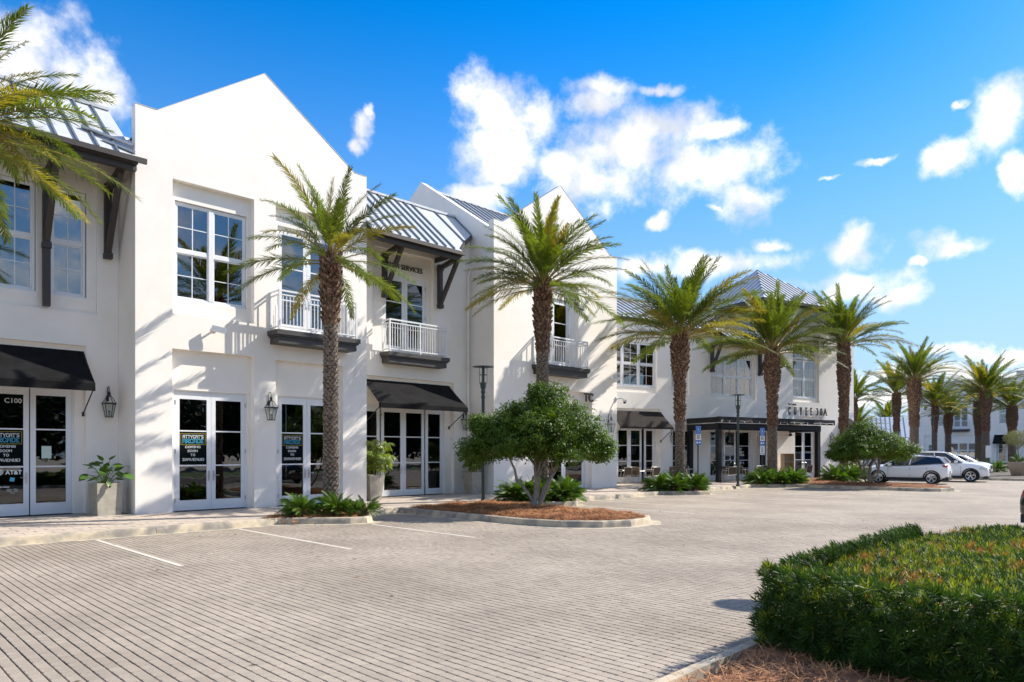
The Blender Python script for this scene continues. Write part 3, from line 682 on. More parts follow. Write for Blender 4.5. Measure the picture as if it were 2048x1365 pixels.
# ---- block B : first gable
bB=thing('shop_building','tallest white gabled shop front in the left half, behind the second palm','building',(6.0,20,0))
oB=(-6.0,0,0)
gable_front(bB,oB,6.0,13.04,10.84,[(6.54,10.84),(9.53,12.93),(12.6,10.84)],[
 (6.93,9.2,5.5,9.13,.2),(7.05,9.07,5.92,8.64,.45,True),(6.92,9.2,.1,4.55,.2),(7.03,9.10,.1,3.46,.45,True),
 (9.87,12.15,.1,4.51,.2),(10.02,12.03,.1,3.46,.45,True),(9.87,12.15,5.36,9.13,.2),(10.02,12.03,5.36,8.62,.45,True)])
side_wall(bB,oB,6.0,[(0.002,0),(1.4,0),(1.4,10.45),(.28,9.65),(.28,10.838),(0.002,10.838)],sgn=1)
side_wall(bB,oB,13.04,[(0.002,0),(1.4,0),(1.4,10.45),(.28,10.3),(.28,10.838),(0.002,10.838)],sgn=-1)
sash_window(bB,oB,7.06,9.06,5.95,8.62,.26,2,4,sub=2,blind=1.32)
door_set(bB,oB,[(7.08,8.065,'L'),(8.065,9.05,'R')],.13,3.42,.27,[1.38,2.34],.42,3.22)
door_set(bB,oB,[(10.07,11.03,'L'),(11.03,11.98,'R')],.13,3.42,.27,[1.38,2.34],.42,3.22)
door_set(bB,oB,[(10.07,11.03,'L'),(11.03,11.98,'R')],5.38,8.58,.27,[6.4,7.38],5.66,8.38,curtain=(6.3,7.2),gl=GLASS)
balcony(bB,oB,9.66,12.34,0,5.33,6.5,.58,[])
shell(bB,oB,6.26,12.78,.5,9,10.4)
# ---- block C : middle wing
bC=thing('shop_building','recessed middle wing lettered for design services, between the two gabled fronts','building',(13.04,21.4,0))
oC=(-13.04,-1.4,0)
m=MB();relief(m,13.042,18.798,0,10.38,[(14.2,16.95,5.4,9.14,.16),(14.76,16.76,5.4,8.32,.45,True),(13.2,17.97,.1,4.48,.16),(13.7,17.62,.1,3.46,.45,True)],yb=1.4);add('wall',m,STUCCO,bC,oC)
door_set(bC,oC,[(13.78,14.66,'F'),(14.72,15.70,'L'),(15.70,16.68,'R'),(16.74,17.58,'F')],.13,3.42,1.63,[1.36,2.32],.36,3.22)
door_set(bC,oC,[(14.80,15.76,'L'),(15.76,16.72,'R')],5.42,8.28,1.63,[6.35,7.3],5.68,8.08,curtain=(6.2,6.95))
balcony(bC,oC,14.56,17.24,1.4,5.33,6.5,.50,[15.95])
bracket(bC,oC,14.66,1.4,7.33,8.95,1.3);bracket(bC,oC,17.2,1.4,7.30,8.95,1.3)
rC=roof_field(bC,oC,[(13.05,17.0,-.25,9.12)],(2.37,11.38),.40)
for (A,B_,C_,D_) in (((17.0,-.1,9.22),(17.0,2.37,11.36),(17.75,2.37,11.37),(17.75,.55,9.78)),((17.75,.55,9.78),(17.75,2.37,11.37),(18.79,2.37,11.38),(18.79,1.3,10.42))):
    m=MB();m.face([A,D_,C_,B_]);m.bar((D_[0],D_[1],D_[2]+.03),(C_[0],C_[1],C_[2]+.03),.04,.07,1);add('roof_panel',m,[ROOF,SEAM],rC)
m=MB();m.face([(17.0,-.1,9.22),(17.0,1.4,9.22),(17.75,1.4,9.7),(17.75,.55,9.78)]);m.face([(17.75,.55,9.78),(17.75,1.4,9.7),(18.79,1.4,10.3),(18.79,1.3,10.42)]);m.bar((17.0,-.12,9.18),(17.75,.52,9.72),.05,.14);m.bar((17.75,.52,9.72),(18.78,1.28,10.36),.05,.14);add('valley_eave',m,DARK,rC)
m=MB();m.face([(13.05,2.37,11.36),(18.79,2.37,11.36),(18.79,9,7.6),(13.05,9,7.6)]);m.box(13.05,18.79,2.30,2.44,11.38,11.46);add('ridge_cap',m,ROOF,bC,oC)
m=MB();m.box(13.05,17.02,-.22,-.06,8.80,9.06);m.box(13.05,17.02,-.36,-.24,8.95,9.08);m.face([(13.05,-.06,9.03),(17.02,-.06,9.03),(17.02,1.4,9.6),(13.05,1.4,9.6)]);m.box(17.0,17.04,-.2,1.4,9.0,9.2);add('eave_beam',m,DARK,bC,oC)
text_obj('sign_lettering','DESIGN SERVICES',.265,LETTER,bC,(14.62-13.04,1.54-1.4,8.52),.03,.0,.92)
shell(bC,oC,13.06,18.78,1.88,5.6,9.1)
# ---- block D : second gable
bD=thing('shop_building','second gabled white shop front with high side parapet, behind the clipped tree','building',(18.8,20,0))
oD=(-18.8,0,0)
gable_front(bD,oD,18.8,26.65,10.8,[(19.3,10.8),(22.7,13.1),(26.15,10.8)],[
 (21.15,23.89,5.36,9.0,.2),(21.38,23.55,5.36,8.32,.45,True),(21.0,24.82,.1,4.4,.2),(21.9,24.62,.1,3.46,.45,True)])
side_wall(bD,oD,18.8,[(0.002,0),(9,0),(9,10.6),(4.6,13.45),(.28,10.55),(.28,10.798),(0.002,10.798)],sgn=1,th=.28)
side_wall(bD,oD,26.65,[(0.002,0),(9,0),(9,10.4),(4.6,13.1),(.28,10.55),(.28,10.798),(0.002,10.798)],sgn=-1,th=.28)
roof_field(bD,oD,[(19.09,26.36,.3,10.15)],(4.6,13.2),.42)
m=MB();m.face([(19.09,4.6,13.18),(26.36,4.6,13.18),(26.36,9,10.2),(19.09,9,10.2)]);m.box(19.09,26.36,4.53,4.67,13.2,13.27);add('ridge_cap',m,ROOF,bD,oD)
door_set(bD,oD,[(21.43,22.47,'L'),(22.47,23.5,'R')],5.38,8.27,.27,[6.35,7.3],5.66,8.1)
door_set(bD,oD,[(21.95,23.2,'F'),(23.2,24.56,'F')],.13,3.42,.27,[1.36,2.32],.30,3.25,handles=False)
balcony(bD,oD,20.98,23.86,0,5.33,6.5,.58,[22.95])
m=MB();m.box(20.72,20.80,-.06,-.005,4.19,4.52);add('sign_bar',m,LETTER,bD,oD)
text_obj('sign_lettering','TC',.52,LETTER,bD,(24.22-18.8,-.04,4.0),.05,.012,.95)
shell(bD,oD,19.1,26.34,.5,8.9,10.1)
# ---- block E : restaurant wing
bE=thing('restaurant_building','long white restaurant wing with hipped tower and pergola, right of centre','building',F4[0],R(F4[1]))
oE=(0,0,0)
m=MB()
relief(m,-4.6,10.6,0,8.95,[(-2.2,1.72,4.97,8.3,.10),(-1.72,1.66,5.30,7.69,.35,True),(2.7,4.1,4.97,7.9,.1),(2.82,3.94,5.28,7.55,.35,True),(5.72,9.40,4.84,7.82,.12),(5.83,9.28,5.06,7.36,.38,True),
  (-1.3,1.96,.1,4.10,.12),(-.98,1.74,.1,3.06,.4,True),(2.75,4.42,.1,3.3,.12),(2.87,4.30,.1,3.05,.4,True),(5.6,9.45,.1,3.3,.14),(5.75,9.25,.1,3.05,.4,True)])
relief(m,10.6,17.0,0,11.0,[(12.6,15.1,4.90,8.86,.12),(12.68,14.92,5.18,8.62,.38,True),(12.8,14.75,.1,3.15,.3,True),(12.95,15.4,3.7,3.98,.12)],yb=-.15)
relief(m,17.0,18.9,0,9.45,[(17.45,18.5,4.9,8.7,.1)],yb=.05)
m.box(10.58,10.6,-.15,.02,0,11);m.box(16.98,17.0,-.15,.05,0,9.4)
m.face([(18.9,.05,0),(18.9,8,0),(18.9,8,9.45),(18.9,.05,9.45)]);m.face([(10.6,0,8.9),(10.6,7,8.9),(10.6,7,11),(10.6,-.15,11)][::-1]);m.face([(17,-.15,9.0),(17,7,9.0),(17,7,11),(17,-.15,11)])
m.face([(17,.05,9.45),(18.9,.05,9.45),(18.9,.3,9.45),(17,.3,9.45)])
add('wall',m,STUCCO,bE)
sash_window(bE,oE,-1.70,1.64,5.32,7.67,.12,2,4,rail=6.52,sub=3);sash_window(bE,oE,2.84,3.92,5.3,7.53,.12,2,4,rail=6.4);sash_window(bE,oE,5.85,9.26,5.08,7.34,.14,2,4,rail=6.2,sub=3)
sash_window(bE,oE,12.70,14.90,5.20,7.56,.0,2,4,rail=6.36,sub=2)
w=MB();w.box(12.70,14.90,0,.07,8.53,8.60);w.box(12.70,14.90,0,.07,7.60,7.72);w.box(12.70,12.77,0,.07,7.72,8.53);w.box(14.83,14.90,0,.07,7.72,8.53);w.box(13.73,13.87,-.01,.07,7.72,8.53);w=add('window',w,WHITE,bE)
for a,b in ((12.77,13.73),(13.87,14.83)):
    g=MB();g.box((a+b)/2-.013,(a+b)/2+.013,.02,.05,7.72,8.53);add('muntin',g,WHITE,w)
    for q in ((a,(a+b)/2),((a+b)/2,b)):
        p=MB();p.box(q[0],q[1],.032,.04,7.72,8.53);add('pane',p,GLASS,w)
door_set(bE,oE,[(-.93,-.07,'F'),(-.07,.80,'L'),(.98,1.68,'F')],.13,3.02,.2,[1.27,2.12],.42,2.92)
door_set(bE,oE,[(2.92,4.25,'F')],.13,3.02,.2,[1.27,2.12],.42,2.92)
door_set(bE,oE,[(5.80,6.90,'F'),(6.98,7.98,'L'),(8.14,9.20,'R')],.13,3.02,.2,[1.27,2.12],.42,2.92)
door_set(bE,oE,[(12.86,13.76,'L'),(13.76,14.66,'R')],.13,3.12,.0,[1.27,2.12],.42,2.98)
roof_field(bE,oE,[(-4.6,3.0,-.15,8.95),(3.0,6.1,-.45,8.72),(6.1,10.55,-1.05,8.22)],(3.1,10.75),.42)
m=MB();m.face([(-4.6,3.1,10.73),(10.55,3.1,10.73),(10.55,12,6.9),(-4.6,12,6.9)]);m.box(-4.6,10.55,3.02,3.16,10.75,10.82);add('ridge_cap',m,ROOF,bE)
m=MB()
for a,b,y,z in ((-4.6,3.0,-.15,8.95),(3.0,6.1,-.45,8.72),(6.1,10.55,-1.05,8.22)):
    m.box(a,b-.01,y+.02,y+.12,z-.20,z-.06);m.box(a,b-.01,y-.07,y+.018,z-.10,z-.01);m.face([(a,y+.12,z-.1),(b-.01,y+.12,z-.1),(b-.01,.3,z-.1),(a,.3,z-.1)])
add('eave_beam',m,DARK,bE)
bracket(bE,oE,5.78,0,6.38,8.0,1.0,w=.17);bracket(bE,oE,9.74,0,6.38,8.0,1.0,w=.17)
# hipped tower roof
cx0,cx1,cy0,cy1,ez,pz=9.3,17.25,-.75,7.2,10.95,13.9
mx_,my_=(cx0+cx1)/2,(cy0+cy1)/2
hr=MB();hr.box(cx0,cx1,cy0,cy1,ez-.16,ez-.04);hr=add('roof',hr,DARK,bE)
for side in range(4):
    for i in range(18):
        q=MB()
        def P(t0,k):  # t0 along the eave, k up the slope
            c=[(cx0,cy0),(cx1,cy0),(cx1,cy1),(cx0,cy1)];a=Vector(c[side]);b=Vector(c[(side+1)%4]);p=a+(b-a)*t0;kk=min(k,1-abs(2*t0-1)+1e-6)
            mid=Vector((mx_,my_));nrm=((a+b)/2);tgt=p+(mid-nrm)*kk;return (tgt.x,tgt.y,ez+(pz-ez)*kk)
        a,b=i/18,(i+1)/18
        q.face([P(a,0),P(b,0),P(b,1),P(a,1)],0)
        p0=Vector(P(a,0))+Vector((0,0,.025));p1=Vector(P(a,1))+Vector((0,0,.025))
        if (p1-p0).length>.1:q.bar(p0,p1,.05,.06,1)
        add('roof_panel',q,[ROOF,SEAM],hr)
text_obj('sign_lettering',"Tim Creehan's",.20,LETTER,bE,(12.13,-.19,4.66),.02,.002,.62)
for s_,ch,xs in ((12.13,'C',.42),(12.66,'U',.42),(13.2,'V',.42),(13.73,'E',.42),(14.19,'E',.42)):
    text_obj('sign_letter',ch,.68,LETTER,bE,(s_,-.20,4.09),.05,.016,xs)
for s_,ch,xs in ((14.74,'3',.66),(15.13,'0',.66),(15.47,'A',.72)): text_obj('sign_letter',ch,.68,LETTER,bE,(s_,-.20,4.09),.05,.0,xs)
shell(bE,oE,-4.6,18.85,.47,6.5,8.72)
# ---- distant building (faces -X)
FF=((128,37,0),-90)
bF=thing('shop_building','distant two storey white building in shade behind the parked cars','building',(128,37,0),R(-90))
m=MB()
reg=[(4.4,6.0,5.8,9.3,.3,True),(6.5,8.6,5.4,9.0,.3,True),(9.1,10.6,5.8,9.1,.3,True),(12.6,14.1,6.0,9.2,.3,True),(5.3,10.0,.1,4.4,.15),(6.0,9.75,.9,3.2,.3,True),(12.3,15.0,.1,3.3,.3,True),(2.4,4.6,.1,4.4,.15),(2.9,4.2,.1,3.1,.3,True),(17.5,19.2,6.0,9.2,.3,True),(17.0,20,.1,3.3,.3,True)]
relief(m,0,30,0,11.6,reg);m.face([(0,0,0),(0,12,0),(0,12,11.6),(0,0,11.6)][::-1]);add('wall',m,STUCCO,bF)
m=MB();m.box(-.1,14.8,-.12,12,11.6,12.8);m.box(14.8,30,-.15,12,11.6,13.7);add('parapet',m,STUCCO,bF)
m=MB();m.box(-.3,14.78,-.35,12.3,12.8,12.95);m.box(14.8,30,-.35,12.3,13.7,13.9);add('roof',m,ROOF,bF)
sash_window(bF,oE,4.42,5.98,5.85,9.25,.1,2,4);sash_window(bF,oE,9.12,10.58,5.85,9.05,.1,2,4);sash_window(bF,oE,12.62,14.08,6.05,9.15,.1,2,4);sash_window(bF,oE,17.5,19.2,6.05,9.15,.1,2,4)
door_set(bF,oE,[(6.55,7.55,'L'),(7.55,8.55,'R')],5.42,8.95,.1,[6.6,7.7],5.8,8.7);balcony(bF,oE,6.3,8.75,0,5.33,6.75,.6,[])
sash_window(bF,oE,6.02,9.73,.95,3.18,.1,1,2,rail=2.05,sub=3)
door_set(bF,oE,[(12.4,13.6,'L'),(13.6,14.9,'R')],.13,3.2,.1,[1.4,2.3],.4,3.0);door_set(bF,oE,[(17.1,18.5,'L'),(18.5,19.9,'R')],.13,3.2,.1,[1.4,2.3],.4,3.0)
door_set(bF,oE,[(2.95,4.15,'F')],.13,3.05,.1,[1.4,2.3],.4,2.9)
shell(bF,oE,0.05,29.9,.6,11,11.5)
# low metal-roofed building seen past the restaurant's corner
bG=thing('pavilion','low building with pale blue metal roof beyond the restaurant corner','building',(92,32,0),R(-70))
m=MB();relief(m,-8,5,0,3.6,[(-3,-1,.1,2.6,.2,True),(2,4,.1,2.6,.2,True)]);m.box(-8,-7.9,0,6,0,3.6);m.box(4.9,5,0,6,0,3.6);add('wall',m,STUCCO,bG)
roof_field(bG,oE,[(-9,5.5,-.8,3.5)],(4,6.2),.5)
m=MB();m.box(-3,-1,.15,.2,.1,2.6);m.box(2,4,.15,.2,.1,2.6);add('pane',m,CARG,bG)
# ================================================================ attached things
def lantern(label,frame,u,y,ztop):
    t=thing('wall_lantern',label,'lantern',to_world(frame,u,y,ztop-.86),R(frame[1]),'gas lanterns on the white walls')
    h=MB();pts=[(0,-.02,.50)]+[(0,-.02,.78)]+[(0,-.02-.075*(1-math.cos(a)),.78+.075*math.sin(a)) for a in (R(30),R(60),R(90),R(120),R(150),R(180))]+[(0,-.16,.70)]
    h.tube(pts,.012,6);h.box(-.035,.035,-.02,-.002,.46,.60);h.tube([(0,-.15,.715),(0,-.19,.70)],.02,6);add('hook',h,BLACKM,t)
    c=(0,-.17);b=MB();r1,r2=.155,.085;zt,zb=.40,.03
    b.lathe([(.03,.70),(.045,.66),(.03,.62),(.05,.60),(.05,.58)],8,c)
    def q(r,k):a=R(45+90*k);return (c[0]+r*1.2*math.cos(a),c[1]+r*1.2*math.sin(a))
    for k in range(4):
        a=q(r1,k);b_=q(r1,(k+1)%4);d=q(r2,k);e=q(r2,(k+1)%4);f=q(.045,k)
        b.bar((*a,zt),(*b_,zt),.022);b.bar((*d,zb),(*e,zb),.018);b.bar((*a,zt),(*d,zb),.014);b.bar((*a,zt),(*f,.60),.012);b.bar((*a,zt),(a[0]*1.12,a[1]+(a[1]-c[1])*.12,zt-.005),.014)
    b.tube([(0,c[1],zb),(0,c[1],.17)],.012,6);b.lathe([(.02,.17),(.03,.19),(.02,.2)],6,c)
    b.box(-.09,.09,c[1]-.09,c[1]+.09,zb-.01,zb+.005);add('lantern_cage',b,BLACKM,t)
    for k in range(4):
        a=q(r1,k);b_=q(r1,(k+1)%4);d=q(r2,k);e=q(r2,(k+1)%4);g=MB();g.face([(*d,zb),(*e,zb),(*b_,zt),(*a,zt)]);add('pane',g,LAMPG,t)
lantern('lantern on the far left wall, above the square planter',F0,5.72,1.4,3.53)
lantern('lantern between the two pairs of arcade poster doors',F0,9.64,0,3.53)
lantern('lantern half hidden by the clipped tree, beside the middle black awning',F0,18.45,1.4,3.5)
lantern('lantern on the second gabled front below the white floodlight',F0,26.0,0,3.5)
lantern('lantern right of the charcoal restaurant awning',F4,2.75,0,3.1)
lantern('lantern right of the pergola, nearest the restaurant corner',F4,16.25,-.15,3.05)
aw=CANVAS
awning('plain black awning over the door marked C100, at the left edge',1.7,5.16,1.4,.32,4.43,3.50,.19,F0,CANVAS,'canvas awnings over the shop doors')
awning('black awning over the glass doors below the middle balcony',13.78,17.72,1.4,.28,4.34,3.44,.17,F0,CANVAS,'canvas awnings over the shop doors')
awning('faded charcoal awning over the left end of the restaurant terrace',-1.55,1.99,.0,-1.0,3.96,3.08,.10,F4,CANVASG,'canvas awnings over the shop doors')
awning('small dark awning by the far corner of the restaurant, behind a palm',17.1,18.7,.05,-.9,3.95,3.2,.1,F4,CANVAS,'canvas awnings over the shop doors')
awning('black awning over the distant building door',12.0,15.0,.0,-1.2,4.4,3.2,.2,FF,CANVAS,'canvas awnings over the shop doors')
def flood(label,u,y,z,k=1):
    t=thing('floodlight',label,'floodlight',(u,20+y,z),0,'white wall floodlights')
    m=MB();m.tube([(0,-.005,.0),(0,-.16,.03)],.028,8);m.box(-.06,.06,-.03,-.004,-.05,.07);add('mounting_arm',m,WHITE,t)
    m=MB();m.bar((-.15*k,-.17,.02),(.21*k,-.30,-.05),.13,.15);add('lamp_housing',m,WHITE,t)
flood('white floodlight on the tall gabled front, left of its balcony',8.05,0,5.18)
flood('white floodlight high at the right edge of the second gabled front',26.2,0,5.17)
t=thing('security_camera','white dome security camera on the corner by the restaurant','security camera',(26.64,20,4.15))
m=MB();m.box(-.10,-.002,-.06,-.004,-.02,.16);m.tube([(-.05,-.06,.08),(.10,-.24,.1),(.16,-.30,.05)],.03,8);add('arm',m,WHITE,t)
m=MB();m.lathe([(.10,.02),(.10,-.06),(.085,-.07)],14,(.18,-.32));add('housing',m,WHITE,t,smooth=True)
m=MB();m.lathe([(.075,-.07),(.065,-.12),(.03,-.15),(.0,-.155)],12,(.18,-.32));add('dome',m,CARG,t,smooth=True)
t=thing('downspout','white downspout in the corner between the middle wing and second gable','downspout',(18.62,21.3,.12))
m=MB();m.tube([(0,0,.1),(0,0,8.6),(.02,-.06,8.8),(.1,-.1,9.0)],.045,8);add('pipe',m,STUCCO,t)
for z in (2.3,4.9,7.3):
    m=MB();m.box(-.06,.06,-.06,.08,z,z+.04);add('pipe_strap',m,STUCCO,t)
# ---- posters and lettering on the doors (flat vinyl on the glass)
FONT={'C':['01110','10001','10000','10000','10000','10001','01110'],'O':['01110','10001','10001','10001','10001','10001','01110'],'M':['10001','11011','10101','10101','10001','10001','10001'],'I':['111','010','010','010','010','010','111'],'N':['10001','11001','10101','10011','10001','10001','10001'],'G':['01110','10001','10000','10111','10001','10001','01110'],'S':['01111','10000','10000','01110','00001','00001','11110'],'T':['11111','00100','00100','00100','00100','00100','00100'],'3':['1111','0001','0001','0111','0001','0001','1111'],'0':['0110','1001','1001','1001','1001','1001','0110'],'A':['01110','10001','10001','11111','10001','10001','10001'],'V':['10001','10001','10001','10001','01010','01010','00100'],'E':['1111','1000','1000','1110','1000','1000','1111'],'U':['1001','1001','1001','1001','1001','1001','0110'],'!':['1','1','1','1','1','0','1'],' ':['00']*7,
 'R':['11110','10001','10001','11110','10100','10010','10001'],'D':['11110','10001','10001','10001','10001','10001','11110'],'Y':['10001','10001','01010','00100','00100','00100','00100'],"'":['1','1','0','0','0','0','0']}
def pixtext(mb,s,x0,z0,w,h,y,fat=1.0):
    cols=sum(len(FONT[c][0])+1 for c in s)-1;pw=w/cols;ph=h/7;x=x0
    for c in s:
        g=FONT[c]
        for r in range(7):
            for k,b in enumerate(g[r]):
                if b=='1': 
                    a=x+k*pw-(fat-1)*pw/2;mb.face([(a,y,z0+(6-r)*ph-(fat-1)*ph/2),(a+pw*fat,y,z0+(6-r)*ph-(fat-1)*ph/2),(a+pw*fat,y,z0+(7-r)*ph+(fat-1)*ph/2),(a,y,z0+(7-r)*ph+(fat-1)*ph/2)])
        x+=(len(g[0])+1)*pw
def arcade(label,u0,u1,y,zb,zt):
    """poster filling the middle lite of a door"""
    w=u1-u0;h=zt-zb;t=thing('window_poster',label,'poster',((u0+u1)/2,20+y,zb),0,'arcade posters on the shop doors');o=(-w/2,0,0)
    m=MB();m.box(0.004,w-.004,0,.003,.004,h-.004);add('panel',m,DEC_K,t,o)
    m=MB();y1=-.0025
    x0,x1,a,b=.05*w,.95*w,h*.61,h*.945
    n=24
    for i in range(n+1):
        for z in (a,b):
            x=x0+(x1-x0)*i/n;m.face([(x-.006,y1,z-.007),(x+.006,y1,z-.007),(x+.006,y1,z+.007),(x-.006,y1,z+.007)])
    for i in range(1,10):
        for x in (x0,x1):
            z=a+(b-a)*i/10;m.face([(x-.006,y1,z-.007),(x+.006,y1,z-.007),(x+.006,y1,z+.007),(x-.006,y1,z+.007)])
    add('dotted_border',m,DEC_Y,t,o)
    m=MB();pixtext(m,"ATTYCAT'S",.12*w,h*.80,.76*w,h*.10,y1,1.35);pixtext(m,'COMING',.21*w,h*.505,.56*w,h*.068,y1,1.15);pixtext(m,'SOON',.29*w,h*.385,.37*w,h*.068,y1,1.15);pixtext(m,'TO',.40*w,h*.265,.17*w,h*.068,y1,1.15);pixtext(m,'30AVENUE!',.10*w,h*.12,.80*w,h*.08,y1,1.2);add('lettering',m,DEC_W,t,o)
    m=MB();pixtext(m,'ARCADE',.11*w,h*.655,.77*w,h*.125,y1,1.5);add('lettering',m,DEC_C,t,o)
    return t
arcade('arcade poster on the tall gabled front, left door of its left pair',7.205,7.94,.283,1.40,2.32)
arcade('arcade poster on the door just left of the second palm trunk',10.195,10.905,.283,1.40,2.32)
arcade('arcade poster cut by the left edge of the picture, above the AT&T lettering',3.145,3.855,1.633,1.40,2.32)
text_obj('door_number','C100',.17,DEC_W,None,(3.45,21.63,3.0),.002,0,1.0);o=bpy.data.objects['door_number'];tag(o,'pale C100 number at the top of the leftmost door glass','door number')
t=thing('window_decal','white AT&T globe and name with shop hours on the leftmost door glass','window lettering',(3.5,21.634,.5))
text_obj('lettering','AT&T',.145,DEC_W,t,(-.02,-.002,.69),.002,.003,.95)
m=MB();N=18
for k in range(7):
    z0=-.075+k*.0215;z1=z0+.0135;zc=(z0+z1)/2;hw=math.sqrt(max(.0001,.078**2-zc*zc));sh=.018*math.sin(k)
    m.face([(-.135-hw+sh*.2,-.001,.745+z0),(-.135+hw,-.001,.745+z0+.006),(-.135+hw,-.001,.745+z1+.002),(-.135-hw+sh*.2,-.001,.745+z1)])
add('globe_mark',m,DEC_W,t)
text_obj('lettering','Store Hours',.052,DEC_W,t,(-.20,-.002,.36),.002,.0015)
for i,s_ in enumerate(('10:00am - 7:00pm','10:00am - 7:00pm')): text_obj('lettering',s_,.034,DEC_W,t,(0.0,-.002,.30-.045*i),.002)
text_obj('lettering','Mon - Sat',.034,DEC_W,t,(-.26,-.002,.30),.002);text_obj('lettering','Sunday',.034,DEC_W,t,(-.26,-.002,.21),.002);text_obj('lettering','Closed',.034,DEC_W,t,(.08,-.002,.21),.002)
m=MB();m.face([(-.1,0,-.1),(.1,0,-.1),(.1,0,.1),(-.1,0,.1)]);
m=MB();m.box(-.05,.05,0,.002,-.05,.05);o=add('sticker',m,DEC_C,None,(3.62,21.633,1.06));o.rotation_euler=(0,R(10),0);tag(o,'small square blue sticker below the AT&T lettering','sticker')
m=MB();m.box(-.11,.11,0,.002,-.16,.16);o=add('paper_notice',m,DEC_P,None,(4.36,21.633,1.75));tag(o,'pale paper notice taped inside the leftmost fixed glass panel','notice')
# goods seen through the glass
t=thing('bucket','pale green bucket behind the left poster door glass','bucket',(7.55,20.75,.13));m=MB();m.lathe([(.15,0),(.19,.34),(.20,.34),(.20,.36)],20);add('pail',m,TEAL,t,smooth=True)
m=MB();m.lathe([(.13,.37),(.13,.50),(.11,.52),(.02,.53)],16);add('paint_can',m,CAB,t,smooth=True)
t=thing('storage_bin','heap of green covers and bins behind the left poster door','bins',(7.65,21.15,.13));m=MB();m.box(-.3,.5,-.15,.3,0,.55);add('bin',m,TEAL,t);m=MB();m.bar((-.4,-.1,.55),(.45,-.05,.9),.3,.06);m.bar((-.2,0,.8),(.5,.05,1.1),.3,.05);add('cover',m,TEAL,t)
for i,(x,z0,z1) in enumerate(((17.0,.13,.75),(17.0,1.15,1.45))):
    t=thing('display_box',['pale green display box low behind the right glass panel under the middle awning','pale green box on a shelf behind the right glass panel under the middle awning'][i],'box',(x,22.0,z0));m=MB();m.box(-.13,.13,-.1,.1,0,z1-z0);add('carton',m,TEAL,t);m=MB();m.box(-.14,.14,-.11,.11,z1-z0,z1-z0+.03);add('lid',m,TEAL,t)
# ================================================================ pergola & terrace
tp=thing('pergola','black steel pergola strung with small bulbs on the restaurant terrace','pergola',to_world(F4,8.5,-1.2,.12),R(-15));op=(-8.5,1.2,-.12)
X0,X1,YF=3.9,12.1,-2.4
for (x,y) in ((X0+.12,YF+.12),(X1-.0,YF+.12),(9.62,-.38),(X0+.1,-.15)):
    m=MB();m.box(x-.12,x+.12,y-.12,y+.12,.12,2.95);add('post',m,PERG,tp,op)
for args in ((X0-.05,13.45,YF-.08,YF+.08,3.36,3.66),(X0,X1+.3,YF+.10,YF+.26,2.96,3.32),(X0-.06,X0+.10,YF+.10,-.05,3.36,3.64),(X0,X0+.16,YF+.27,-.02,2.96,3.30),(X1+.1,X1+.26,YF+.27,-.17,2.96,3.34)):
    m=MB();m.box(*args);add('beam',m,PERG,tp,op)
m=MB();m.box(X0+.2,X1,YF-.02,YF+.095,3.05,3.22);add('screen_housing',m,PERG,tp,op)
me=None
for i in range(38):
    if me is None: q=MB();q.box(-.085,.085,YF+.10,-.16,3.50,3.55);me=q.mesh('louvre',PERG)
    link('louvre',me,tp,(op[0]+X0+.2+i*.245,op[1],op[2]))
q=MB()
pts=[]
for i in range(17):
    x=X0+.1+i*(9.2/16);pts.append((x,YF-.12,3.47-(.04 if i%2 else 0)))
q.tube(pts,.006,4);t2=thing('string_lights','string of small round bulbs along the front of the pergola','string lights',to_world(F4,8.5,YF-.12,3.3),R(-15));ol=(-8.5,-(YF-.12),-3.3)
add('wire',q,BLACKM,t2,ol)
bl=MB();bl.lathe([(.012,0),(.014,-.03),(.03,-.06),(.034,-.085),(.022,-.112),(.0,-.12)],8);blm=bl.mesh('bulb',BULB,True)
for p in pts: link('bulb',blm,t2,(p[0]+ol[0],0,p[2]+ol[2]))
for s_,lab in ((5.9,'ceiling fan under the pergola roof, near its left post'),(11.0,'ceiling fan under the pergola roof, in front of the cabinet')):
    t=thing('ceiling_fan',lab,'ceiling fan',to_world(F4,s_,-1.25,2.72),R(-15),'pergola ceiling fans')
    m=MB();m.lathe([(.02,.8),(.02,.16),(.09,.12),(.10,.02),(.05,-.02)],12);add('motor',m,PERG,t,smooth=True)
    for k in range(4):
        a=R(20+90*k);m=MB();m.bar((.1*math.cos(a),.1*math.sin(a),.06),(.72*math.cos(a),.72*math.sin(a),.06),.13,.012);add('blade',m,TWOOD,t)
# cabinet with two cubbies
cl=to_world(F4,11.35,-.75,.12);t=thing('cabinet','tan open cabinet with two cubbies standing beside the pergola door','cabinet',cl,R(-15-28))
m=MB();w,d,h=.62,.55,1.55
m.box(-w/2,w/2,d/2-.02,d/2,0,h);m.box(-w/2,-w/2+.025,-d/2,d/2-.02,0,h);m.box(w/2-.025,w/2,-d/2,d/2-.02,0,h);m.box(-w/2+.025,w/2-.025,-d/2,d/2-.02,h-.03,h);m.box(-w/2+.025,w/2-.025,-d/2,d/2-.02,0,.08);add('carcass',m,CAB,t)
for z in (.52,1.03):
    m=MB();m.box(-w/2+.025,w/2-.025,-d/2+.005,d/2-.02,z,z+.03);add('shelf',m,CAB,t)
